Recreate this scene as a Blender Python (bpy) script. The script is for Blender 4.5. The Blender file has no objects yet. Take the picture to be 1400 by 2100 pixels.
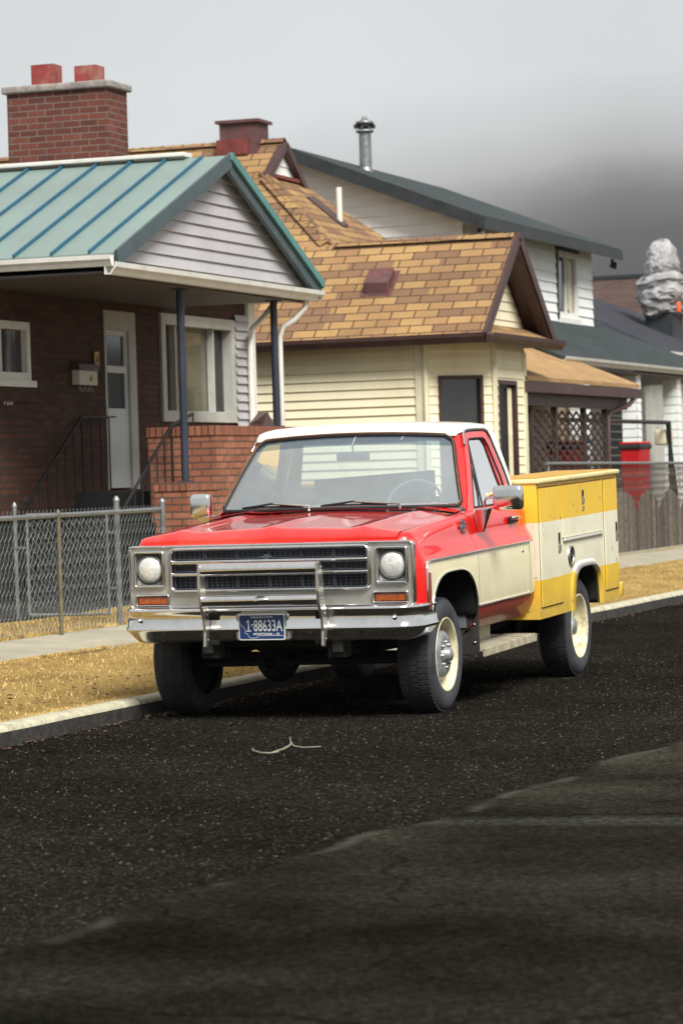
import bpy, bmesh, math, random
from mathutils import Vector, Matrix
random.seed(7)
SC = bpy.context.scene
COL = SC.collection
# ------------------------------------------------------------------ camera
cam_d = bpy.data.cameras.new('camera')
cam = bpy.data.objects.new('camera', cam_d); COL.objects.link(cam); SC.camera = cam
F, CX, CY, CZ, YAW, PITCH, ROLL = 6289.6, 6.904, -18.977, 1.533, .33745, -.01093, -.03011
cam_d.sensor_fit = 'VERTICAL'; cam_d.sensor_height = 36.0; cam_d.lens = 36.0*F/2100
cam_d.clip_end = 5000; cam_d.clip_start = .5
fwd = Vector((-math.sin(YAW), math.cos(YAW), 0)); rgt = Vector((math.cos(YAW), math.sin(YAW), 0)); up = Vector((0, 0, 1))
f2 = fwd*math.cos(PITCH)+up*math.sin(PITCH); u2 = -fwd*math.sin(PITCH)+up*math.cos(PITCH)
r3 = rgt*math.cos(ROLL)+u2*math.sin(ROLL); u3 = -rgt*math.sin(ROLL)+u2*math.cos(ROLL)
cam.matrix_world = Matrix(((r3.x, u3.x, -f2.x, CX), (r3.y, u3.y, -f2.y, CY), (r3.z, u3.z, -f2.z, CZ), (0, 0, 0, 1)))
cam_d.dof.use_dof = True; cam_d.dof.focus_distance = 19.8; cam_d.dof.aperture_fstop = 5.0
# ------------------------------------------------------------------ light, exposure
SC.view_settings.view_transform = 'Standard'; SC.view_settings.look = 'None'
SC.view_settings.exposure = 0.33; SC.view_settings.gamma = 1.0
SUN_EL, SUN_AZ = math.radians(46), math.radians(136)      # azimuth measured clockwise from +Y
sd = bpy.data.lights.new('sun', 'SUN'); sd.energy = 4.1; sd.angle = math.radians(24); sd.color = (1, .965, .9)
sun = bpy.data.objects.new('sun', sd); COL.objects.link(sun)
sv = Vector((math.sin(SUN_AZ)*math.cos(SUN_EL), math.cos(SUN_AZ)*math.cos(SUN_EL), math.sin(SUN_EL)))
sun.rotation_euler = sv.to_track_quat('Z', 'Y').to_euler()
W = bpy.data.worlds.new('World'); SC.world = W; W.use_nodes = True
nt = W.node_tree; nt.nodes.clear()
def N(t, ty, **k):
    n = t.nodes.new(ty)
    for a, b in k.items():
        if a in n.inputs: n.inputs[a].default_value = b
        else: setattr(n, a, b)
    return n
def ramp(t, stops, src=None, interp='LINEAR'):
    n = t.nodes.new('ShaderNodeValToRGB'); e = n.color_ramp.elements; n.color_ramp.interpolation = interp
    while len(e) < len(stops): e.new(.5)
    for i, (p, c) in enumerate(stops):
        e[i].position = p; e[i].color = (c, c, c, 1) if isinstance(c, (int, float)) else (*c, 1)
    if src is not None: t.links.new(src, n.inputs[0])
    return n
def math_n(t, op, a, b=None, c=None, clamp=False):
    n = t.nodes.new('ShaderNodeMath'); n.operation = op; n.use_clamp = clamp
    for i, v in enumerate((a, b, c)):
        if v is None: continue
        if isinstance(v, (int, float)): n.inputs[i].default_value = v
        else: t.links.new(v, n.inputs[i])
    return n.outputs[0]
def mix(t, fac, a, b, mode='MIX'):
    n = t.nodes.new('ShaderNodeMix'); n.data_type = 'RGBA'; n.blend_type = mode
    for s, v in ((n.inputs[0], fac), (n.inputs[6], a), (n.inputs[7], b)):
        if isinstance(v, (int, float)): s.default_value = v
        elif isinstance(v, tuple): s.default_value = (*v, 1)
        else: t.links.new(v, s)
    return n.outputs[2]
sky = N(nt, 'ShaderNodeTexSky', sky_type='NISHITA', sun_disc=False, sun_elevation=SUN_EL, sun_rotation=SUN_AZ)
hs = N(nt, 'ShaderNodeHueSaturation', Saturation=.12, Value=1.0); nt.links.new(sky.outputs[0], hs.inputs['Color'])
tc = N(nt, 'ShaderNodeTexCoord'); sep = N(nt, 'ShaderNodeSeparateXYZ'); nt.links.new(tc.outputs['Generated'], sep.inputs[0])
nz = N(nt, 'ShaderNodeTexNoise', Scale=7.0, Detail=5.0, Roughness=.55); nt.links.new(tc.outputs['Generated'], nz.inputs['Vector'])
# cloud deck: low dark storm cloud toward the hills, bright overcast above
az = math_n(nt, 'ADD', math_n(nt, 'MULTIPLY', sep.outputs[0], .95), math_n(nt, 'MULTIPLY', sep.outputs[1], .0))
wob = math_n(nt, 'MULTIPLY', math_n(nt, 'SUBTRACT', nz.outputs[0], .5), .028)
el = math_n(nt, 'ADD', sep.outputs[2], wob)
# rises where x is larger (toward the right of the view the cloud bank is higher)
bank = ramp(nt, [(.20, .03), (.335, .078), (.38, .094), (.45, .092), (.52, .06), (.62, .015)], math_n(nt, 'MULTIPLY_ADD', sep.outputs[0], .5, .5)).outputs[0]
rel = math_n(nt, 'SUBTRACT', el, bank)
front = math_n(nt, 'GREATER_THAN', sep.outputs[1], 0.0)
g1 = ramp(nt, [(0, (.052, .049, .050)), (.30, (.085, .080, .082)), (.445, (.155, .15, .154)), (.54, (.25, .245, .25)), (.65, (.40, .40, .405)), (.8, (.50, .51, .515)), (1, (.575, .60, .61))],
          math_n(nt, 'MULTIPLY_ADD', rel, 12.5, .5, clamp=True))
g2 = ramp(nt, [(0, (.5, .52, .53)), (.15, (.49, .495, .50)), (.35, (.50, .51, .52)), (1, (.62, .62, .62))], sep.outputs[2])
low = mix(nt, front, (.42, .44, .45), g1.outputs[0])
fac = ramp(nt, [(.13, 0.0), (.30, 1.0)], sep.outputs[2])
cl = mix(nt, fac.outputs[0], low, g2.outputs[0])
nz2 = N(nt, 'ShaderNodeTexNoise', Scale=5.0, Detail=6.0, Roughness=.5); nt.links.new(tc.outputs['Generated'], nz2.inputs['Vector'])
cl = mix(nt, 1.0, cl, ramp(nt, [(.3, .90), (.7, 1.07)], nz2.outputs[0]).outputs[0], 'MULTIPLY')
cl10 = mix(nt, 1.0, cl, (10, 10, 10), 'MULTIPLY')
fin = mix(nt, .93, hs.outputs[0], cl10)
bg = N(nt, 'ShaderNodeBackground', Strength=.1); nt.links.new(fin, bg.inputs[0])
wo = N(nt, 'ShaderNodeOutputWorld'); nt.links.new(bg.outputs[0], wo.inputs[0])
# ------------------------------------------------------------------ materials
MATS = {}
def newmat(name):
    m = bpy.data.materials.new(name); m.use_nodes = True; t = m.node_tree; b = t.nodes['Principled BSDF']; MATS[name] = m
    return m, t, b
def P(name, col, rough=.5, metal=0.0, var=.08, vscale=3.0, grime_or_tone=None, gfac=.5, gscale=2.5, bump=0.0, bscale=60.0, coat=0.0,
      spec=.5, rvar=.1, ior=None, streak=False, rust=0.0, rustcol=(.13, .05, .018), mud=None):
    """general procedural surface: tone variation, patches of grime, wear, painted sheen or fold shade, fine bump"""
    m, t, b = newmat(name)
    tc = N(t, 'ShaderNodeTexCoord'); src = tc.outputs['Object']
    if streak:
        mp = N(t, 'ShaderNodeMapping'); mp.inputs['Scale'].default_value = (1, 1, .12); t.links.new(src, mp.inputs[0]); gsrc = mp.outputs[0]
    else: gsrc = src
    n1 = N(t, 'ShaderNodeTexNoise', Scale=vscale, Detail=6.0, Roughness=.6); t.links.new(src, n1.inputs['Vector'])
    lo = tuple(max(0, c*(1-var*1.6)) for c in col); hi = tuple(min(1, c*(1+var*1.4)) for c in col)
    c = ramp(t, [(.3, lo), (.7, hi)], n1.outputs[0]).outputs[0]
    if grime_or_tone:
        n2 = N(t, 'ShaderNodeTexNoise', Scale=gscale, Detail=9.0, Roughness=.68); t.links.new(gsrc, n2.inputs['Vector'])
        f = ramp(t, [(.48, 0.0), (.74, gfac)], n2.outputs[0]).outputs[0]
        c = mix(t, f, c, grime_or_tone)
    if rust:
        n5 = N(t, 'ShaderNodeTexNoise', Scale=13.0, Detail=10.0, Roughness=.72); t.links.new(src, n5.inputs['Vector'])
        c = mix(t, ramp(t, [(.66-rust*.08, 0.0), (.70-rust*.06, .9)], n5.outputs[0]).outputs[0], c, rustcol)
    if mud:            # road splash dried on the lower body
        sz = N(t, 'ShaderNodeSeparateXYZ'); t.links.new(src, sz.inputs[0])
        n6 = N(t, 'ShaderNodeTexNoise', Scale=7.0, Detail=8.0, Roughness=.7); t.links.new(src, n6.inputs['Vector'])
        hgt = math_n(t, 'ADD', sz.outputs[2], math_n(t, 'MULTIPLY', math_n(t, 'SUBTRACT', n6.outputs[0], .5), .55))
        c = mix(t, ramp(t, [(mud[0], mud[1]), (mud[2], 0.0)], hgt).outputs[0], c, (.22, .17, .115))
    t.links.new(c, b.inputs['Base Color'])
    r = ramp(t, [(.3, max(.02, rough-rvar*rough)), (.7, min(1, rough+rvar*rough*2))], n1.outputs[0]); t.links.new(r.outputs[0], b.inputs['Roughness'])
    b.inputs['Metallic'].default_value = metal; b.inputs['Specular IOR Level'].default_value = spec
    b.inputs['Coat Weight'].default_value = coat; b.inputs['Coat IOR'].default_value = 1.5 if coat < .9 else 1.65; b.inputs['Coat Roughness'].default_value = .04
    if bump:
        n3 = N(t, 'ShaderNodeTexNoise', Scale=bscale, Detail=4.0); t.links.new(src, n3.inputs['Vector'])
        bp = N(t, 'ShaderNodeBump', Strength=bump, Distance=.01); t.links.new(n3.outputs[0], bp.inputs['Height']); t.links.new(bp.outputs[0], b.inputs['Normal'])
    return m
def BRICK(name, c1, c2, mortar, bw, bh, mw, rough=.85, bump=.6, grime_or_tone=None, gfac=.5, off=.5, bias=0.0, smooth=.1, third=None):
    m, t, b = newmat(name)
    uv = N(t, 'ShaderNodeUVMap'); uv.uv_map = 'UVMap'
    br = N(t, 'ShaderNodeTexBrick', Scale=1.0); br.inputs['Mortar Size'].default_value = mw; br.inputs['Brick Width'].default_value = bw
    br.inputs['Row Height'].default_value = bh; br.inputs['Bias'].default_value = bias; br.inputs['Mortar Smooth'].default_value = smooth
    br.offset = off; br.inputs['Color1'].default_value = (*c1, 1); br.inputs['Color2'].default_value = (*c2, 1); br.inputs['Mortar'].default_value = (*mortar, 1)
    n0 = N(t, 'ShaderNodeTexNoise', Scale=9.0, Detail=3.0); t.links.new(uv.outputs[0], n0.inputs['Vector'])
    wv = N(t, 'ShaderNodeVectorMath', operation='MULTIPLY_ADD'); t.links.new(n0.outputs['Color'], wv.inputs[0]); wv.inputs[1].default_value = (.010, .010, 0); t.links.new(uv.outputs[0], wv.inputs[2])
    t.links.new(wv.outputs[0], br.inputs['Vector'])
    c = br.outputs[0]
    n1 = N(t, 'ShaderNodeTexNoise', Scale=60.0, Detail=5.0, Roughness=.7); t.links.new(uv.outputs[0], n1.inputs['Vector'])
    c = mix(t, 1.0, c, ramp(t, [(.25, .72), (.75, 1.22)], n1.outputs[0]).outputs[0], 'MULTIPLY')
    n2 = N(t, 'ShaderNodeTexNoise', Scale=.9, Detail=7.0, Roughness=.65); t.links.new(uv.outputs[0], n2.inputs['Vector'])
    c = mix(t, 1.0, c, ramp(t, [(.3, .78), (.7, 1.15)], n2.outputs[0]).outputs[0], 'MULTIPLY')
    if third:      # larger blocks of a third tone laid over some units
        b2 = N(t, 'ShaderNodeTexBrick', Scale=1.0); b2.offset = .37; b2.inputs['Mortar Size'].default_value = 0.0
        b2.inputs['Brick Width'].default_value = bw*2; b2.inputs['Row Height'].default_value = bh; b2.inputs['Color1'].default_value = (0, 0, 0, 1); b2.inputs['Color2'].default_value = (1, 1, 1, 1)
        t.links.new(wv.outputs[0], b2.inputs['Vector'])
        f = ramp(t, [(.66, 0.0), (.74, .75)], b2.outputs[0]).outputs[0]
        c3 = mix(t, 1.0, third, ramp(t, [(.25, .8), (.75, 1.2)], n1.outputs[0]).outputs[0], 'MULTIPLY')
        inv = math_n(t, 'SUBTRACT', 1.0, br.outputs['Fac'])
        c = mix(t, math_n(t, 'MULTIPLY', f, inv), c, c3)
    if grime_or_tone:
        n4 = N(t, 'ShaderNodeTexNoise', Scale=2.2, Detail=9.0, Roughness=.7); t.links.new(uv.outputs[0], n4.inputs['Vector'])
        c = mix(t, ramp(t, [(.5, 0.0), (.72, gfac)], n4.outputs[0]).outputs[0], c, grime_or_tone)
    t.links.new(c, b.inputs['Base Color']); b.inputs['Roughness'].default_value = rough; b.inputs['Specular IOR Level'].default_value = .3
    h = math_n(t, 'ADD', math_n(t, 'MULTIPLY', br.outputs['Fac'], -1.0), math_n(t, 'MULTIPLY', n1.outputs[0], .35))
    bp = N(t, 'ShaderNodeBump', Strength=bump, Distance=.012); t.links.new(h, bp.inputs['Height']); t.links.new(bp.outputs[0], b.inputs['Normal'])
    return m
def GLASS(name, tint=(.75, .85, .85), dust_or_sheen=.12, rough=.02, dust_or_sheen_col=(.6, .65, .66), mir=2.2):
    """thin pane: see-through, mirror-like at a slant, with a diffuse film for painted sky sheen and dust"""
    m = bpy.data.materials.new(name); m.use_nodes = True; t = m.node_tree; t.nodes.clear(); MATS[name] = m
    tr = N(t, 'ShaderNodeBsdfTransparent'); tr.inputs[0].default_value = (*tint, 1)
    gl = N(t, 'ShaderNodeBsdfGlossy', Roughness=rough); gl.inputs[0].default_value = (1, 1, 1, 1)
    df = N(t, 'ShaderNodeBsdfDiffuse'); df.inputs[0].default_value = (*dust_or_sheen_col, 1)
    fr = N(t, 'ShaderNodeFresnel', IOR=1.55)
    tc = N(t, 'ShaderNodeTexCoord'); nz = N(t, 'ShaderNodeTexNoise', Scale=3.0, Detail=8.0, Roughness=.65); t.links.new(tc.outputs['Object'], nz.inputs['Vector'])
    dr = ramp(t, [(.25, dust_or_sheen*.85), (.75, dust_or_sheen*1.15)], nz.outputs[0])
    a = N(t, 'ShaderNodeMixShader'); t.links.new(dr.outputs[0], a.inputs[0]); t.links.new(tr.outputs[0], a.inputs[1]); t.links.new(df.outputs[0], a.inputs[2])
    fr2 = math_n(t, 'MULTIPLY', fr.outputs[0], mir, clamp=True)
    s = N(t, 'ShaderNodeMixShader'); t.links.new(fr2, s.inputs[0]); t.links.new(a.outputs[0], s.inputs[1]); t.links.new(gl.outputs[0], s.inputs[2])
    o = N(t, 'ShaderNodeOutputMaterial'); t.links.new(s.outputs[0], o.inputs[0])
    return m
# buildings
BRICK('brown_brick', (.125, .055, .037), (.070, .032, .023), (.055, .042, .036), .215, .073, .010, grime_or_tone=(.14, .09, .065), gfac=.35, bump=.9)
BRICK('orange_brick', (.36, .145, .085), (.25, .092, .054), (.10, .07, .055), .215, .073, .009, grime_or_tone=(.5, .3, .2), gfac=.4, bump=.9)
BRICK('soldier_brick', (.37, .145, .082), (.25, .09, .052), (.09, .06, .05), .075, .22, .010, off=0.0, bump=.9)
BRICK('chimney_brick', (.19, .058, .040), (.105, .035, .027), (.19, .14, .12), .215, .073, .008, grime_or_tone=(.10, .05, .045), gfac=.5, bump=.9)
BRICK('brown_shingles', (.40, .250, .105), (.29, .165, .080), (.075, .045, .03), .33, .168, .010, third=(.170, .095, .062), bump=.9, rough=.95, grime_or_tone=(.22, .12, .06), gfac=.3)  # dark course lines painted in for the shadow under each row
BRICK('tan_shingles', (.42, .27, .125), (.35, .215, .10), (.26, .15, .07), .30, .14, .006, bump=.5, rough=.95, grime_or_tone=(.3, .2, .1), gfac=.4)
BRICK('slate_shingles', (.046, .062, .064), (.033, .044, .046), (.018, .024, .025), .30, .14, .006, bump=.5, rough=.95)
BRICK('charcoal_shingles', (.045, .048, .062), (.032, .034, .045), (.018, .02, .026), .30, .14, .006, bump=.5, rough=.95)
BRICK('dark_brown_shingles', (.10, .065, .055), (.07, .045, .038), (.03, .022, .02), .30, .14, .006, bump=.5, rough=.95)
P('roof_metal', (.195, .262, .240), .42, var=.06, vscale=.9, grime_or_tone=(.22, .29, .26), gfac=.5, gscale=1.5, streak=True, bump=.05, bscale=20)
P('roof_rib', (.018, .105, .18), .4, var=.12)
P('roof_trim_green', (.085, .235, .235), .45, var=.1, vscale=5)
P('roof_trim_grey', (.055, .085, .095), .45, var=.12, vscale=5, grime_or_tone=(.1, .12, .12), gfac=.5)
P('lilac_siding', (.47, .455, .47), .55, var=.05, vscale=1.2, grime_or_tone=(.33, .31, .33), gfac=.35, streak=True)
P('cream_siding', (.88, .81, .58), .55, var=.04, vscale=1.0, grime_or_tone=(.62, .52, .30), gfac=.35, streak=True)
P('beige_siding', (.42, .33, .21), .6, var=.08, vscale=1.5)
P('white_siding', (.84, .87, .85), .55, var=.04, vscale=1.0, grime_or_tone=(.55, .58, .55), gfac=.3, streak=True)
P('white_trim', (.74, .73, .68), .45, var=.05, vscale=3, grime_or_tone=(.42, .39, .33), gfac=.45, gscale=4, streak=True)
P('grey_white_trim', (.50, .50, .46), .5, var=.08, grime_or_tone=(.3, .29, .26), gfac=.5)
P('cream_trim', (.74, .69, .50), .5, var=.05, grime_or_tone=(.5, .45, .3), gfac=.3)
P('brown_trim', (.060, .030, .028), .45, var=.12, vscale=5, grime_or_tone=(.10, .06, .05), gfac=.4)
P('dark_fascia', (.022, .027, .031), .5, var=.2, vscale=4, grime_or_tone=(.06, .07, .07), gfac=.4)
P('red_flashing', (.17, .035, .03), .6, var=.2, vscale=6)
P('soffit', (.12, .105, .10), .6, var=.1)
P('porch_post_paint', (.028, .034, .052), .4, var=.15)
P('black_iron', (.012, .012, .012), .5, var=.2)
P('concrete', (.36, .34, .30), .9, var=.12, vscale=4, grime_or_tone=(.20, .18, .15), gfac=.6, bump=.5, bscale=90)
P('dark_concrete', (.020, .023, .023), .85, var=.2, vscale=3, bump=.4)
P('chimney_cap', (.30, .27, .25), .95, var=.25, vscale=9, grime_or_tone=(.12, .11, .10), gfac=.7, bump=1.0, bscale=25)
P('flue_red', (.27, .045, .04), .8, var=.2, vscale=6, grime_or_tone=(.34, .22, .17), gfac=1.0, gscale=2.6, bump=.3)
P('oxide_metal', (.10, .045, .045), .6, var=.2, vscale=6, grime_or_tone=(.3, .05, .04), gfac=.4)
P('galvanised', (.30, .32, .32), .42, metal=.75, var=.15, vscale=12, grime_or_tone=(.25, .25, .22), gfac=.5, gscale=8)
P('weathered_post', (.17, .16, .10), .6, metal=.3, var=.2, vscale=12, grime_or_tone=(.15, .13, .08), gfac=.6, gscale=8)
P('old_wood', (.105, .085, .068), .9, var=.35, vscale=14, grime_or_tone=(.06, .055, .05), gfac=.8, gscale=6, streak=True, bump=.8, bscale=40)
P('old_wood_pale', (.15, .125, .095), .9, var=.35, vscale=14, grime_or_tone=(.06, .055, .05), gfac=.8, gscale=6, streak=True, bump=.8, bscale=40)
P('old_wood_dark', (.070, .058, .048), .9, var=.35, vscale=14, grime_or_tone=(.06, .055, .05), gfac=.8, gscale=6, streak=True, bump=.8, bscale=40)
P('lattice_brown', (.050, .030, .026), .7, var=.2, vscale=8)
P('bin_red', (.46, .008, .012), .45, var=.1)
P('black_plastic', (.02, .02, .022), .5, var=.2)
P('tarp', (.36, .36, .36), .6, var=.2, vscale=2.0, grime_or_tone=(.10, .10, .11), gfac=.85, bump=.6, bscale=6)  # dark patches painted in as shade in the folds
P('orange_plastic', (.85, .14, .03), .5)
P('curtain', (.62, .57, .40), .9, var=.12, vscale=7)
P('dark_room', (.03, .028, .026), .9)
P('brass', (.45, .28, .08), .4, metal=.8)
P('window_vinyl', (.80, .80, .76), .4, var=.04, grime_or_tone=(.5, .48, .42), gfac=.3)
P('mail_white', (.62, .60, .52), .5, var=.06, grime_or_tone=(.4, .36, .28), gfac=.5, gscale=7)
P('door_white', (.70, .72, .71), .45, var=.04, vscale=2, grime_or_tone=(.5, .5, .48), gfac=.3, bump=.1, bscale=30)
P('sky_blue_plastic', (.05, .18, .42), .4)
GLASS('bay_glass', (.70, .72, .72), .03, .02, mir=1.8)
GLASS('house_glass', (.78, .80, .80), .03, .02, mir=.8)
P('dark_glass', (.022, .022, .026), .06, var=.3, vscale=1.5, spec=.8)
P('hill_forest', (.020, .019, .018), .95, var=.45, vscale=.02, bump=.0)
# truck
P('truck_red', (.78, .006, .005), .30, var=.03, vscale=1.2, grime_or_tone=(.62, .03, .02), gfac=.4, gscale=2, coat=.8, bump=.04, bscale=2.5, rust=.25)
P('truck_red_dull', (.36, .018, .014), .42, var=.15, vscale=4, grime_or_tone=(.16, .04, .03), gfac=.7, gscale=3, coat=.35, rust=.6, mud=(.42, .55, .72))
P('truck_cream', (.90, .83, .56), .35, var=.03, vscale=2, grime_or_tone=(.80, .69, .42), gfac=.4, gscale=3, coat=.5, streak=True, rust=.3, mud=(.42, .35, .85), bump=.03, bscale=3)
P('truck_white', (.86, .85, .78), .3, var=.02, vscale=2, grime_or_tone=(.7, .66, .55), gfac=.3, coat=.6)
P('box_yellow', (.92, .60, .045), .38, var=.05, vscale=2, grime_or_tone=(.74, .42, .03), gfac=.5, gscale=4, coat=.35, rust=.55, mud=(.40, .4, .75), bump=.05, bscale=4)
P('box_cream', (.87, .84, .64), .4, var=.04, vscale=2, grime_or_tone=(.76, .68, .42), gfac=.45, gscale=5, coat=.3, rust=.45, mud=(.6, .15, .95), bump=.05, bscale=4)
P('box_lid', (.84, .70, .34), .4, var=.06, vscale=4, grime_or_tone=(.45, .27, .08), gfac=.7, gscale=9)
P('lid_top', (.60, .34, .05), .55, var=.2, vscale=7, grime_or_tone=(.26, .13, .05), gfac=1.0, gscale=14, bump=.3)
P('chrome', (.80, .80, .79), .09, metal=1.0, var=.03, vscale=5, grime_or_tone=(.55, .53, .48), gfac=.5, gscale=7, rvar=.5)
P('worn_chrome', (.62, .60, .54), .30, metal=.9, var=.12, vscale=9, grime_or_tone=(.35, .31, .25), gfac=.6, gscale=9)
P('bezel_grey', (.17, .17, .16), .45, metal=.4, var=.15)
P('silver_paint', (.46, .46, .43), .36, metal=.6, var=.08, vscale=8, grime_or_tone=(.30, .27, .22), gfac=.5, gscale=9)
P('grille_black', (.022, .024, .030), .5, var=.2)
P('grille_grey', (.075, .085, .105), .4, metal=.4, var=.2)
P('rubber', (.022, .023, .027), .78, var=.3, vscale=9, grime_or_tone=(.075, .075, .08), gfac=.5, gscale=5, bump=.25, bscale=70)
P('sidewall', (.040, .043, .052), .7, var=.25, vscale=9, grime_or_tone=(.10, .10, .11), gfac=.5, gscale=6, bump=.2, bscale=70)
P('rim_cream', (.74, .68, .45), .45, var=.08, vscale=8, grime_or_tone=(.22, .12, .04), gfac=.95, gscale=13, bump=.15)
P('hub_grey', (.38, .40, .41), .38, metal=.5, var=.2, vscale=14, grime_or_tone=(.16, .13, .10), gfac=.6, gscale=16)
P('under_black', (.010, .010, .010), .85, var=.4, vscale=7)
P('flap_black', (.028, .025, .022), .8, var=.3, vscale=9, grime_or_tone=(.075, .065, .05), gfac=.7, gscale=5)
P('step_alu', (.56, .52, .40), .45, metal=.35, var=.15, vscale=12, grime_or_tone=(.30, .20, .10), gfac=.7, gscale=9)
P('seal_black', (.012, .012, .013), .6)
P('seal_rust', (.16, .08, .03), .7, var=.4, vscale=18)
P('amber', (.34, .075, .018), .25, var=.2, vscale=30, coat=.6)
P('dark_red_lens', (.25, .05, .03), .3, coat=.5)
P('lamp_glass', (.80, .80, .76), .14, metal=.25, var=.10, vscale=26, coat=1.0, bump=.35, bscale=45)
P('interior_grey', (.16, .18, .19), .8, var=.2)
P('seat_grey', (.20, .23, .24), .85, var=.15)
P('plate_blue', (.012, .045, .17), .35, var=.08)
P('plate_white', (.78, .80, .76), .4)
P('badge', (.20, .25, .26), .35, metal=.6, var=.3, vscale=30)
GLASS('windshield_glass', (.80, .90, .92), .31, .015, (.58, .68, .71))  # dust film thickened to paint in sky glare on the windshield
GLASS('tinted_band', (.38, .55, .66), .30, .02, (.20, .29, .38))
GLASS('side_glass', (.80, .88, .88), .62, .015, (.74, .80, .82))  # heavy pale film paints in the sky reflected by the door glass
GLASS('rear_glass', (.86, .92, .92), .06, .015, (.66, .72, .74))
P('wire_grey', (.19, .21, .21), .5, metal=.3, var=.15, vscale=12)
P('hood_red', (.78, .010, .007), .30, var=.03, vscale=1.2, grime_or_tone=(.74, .15, .11), gfac=.45, gscale=1.6, coat=1.0, bump=.03, bscale=2.0)  # pale pink patches are sky reflections painted into the hood colour
MATS['hood_red'].node_tree.nodes['Principled BSDF'].inputs['Coat IOR'].default_value = 1.9
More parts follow.
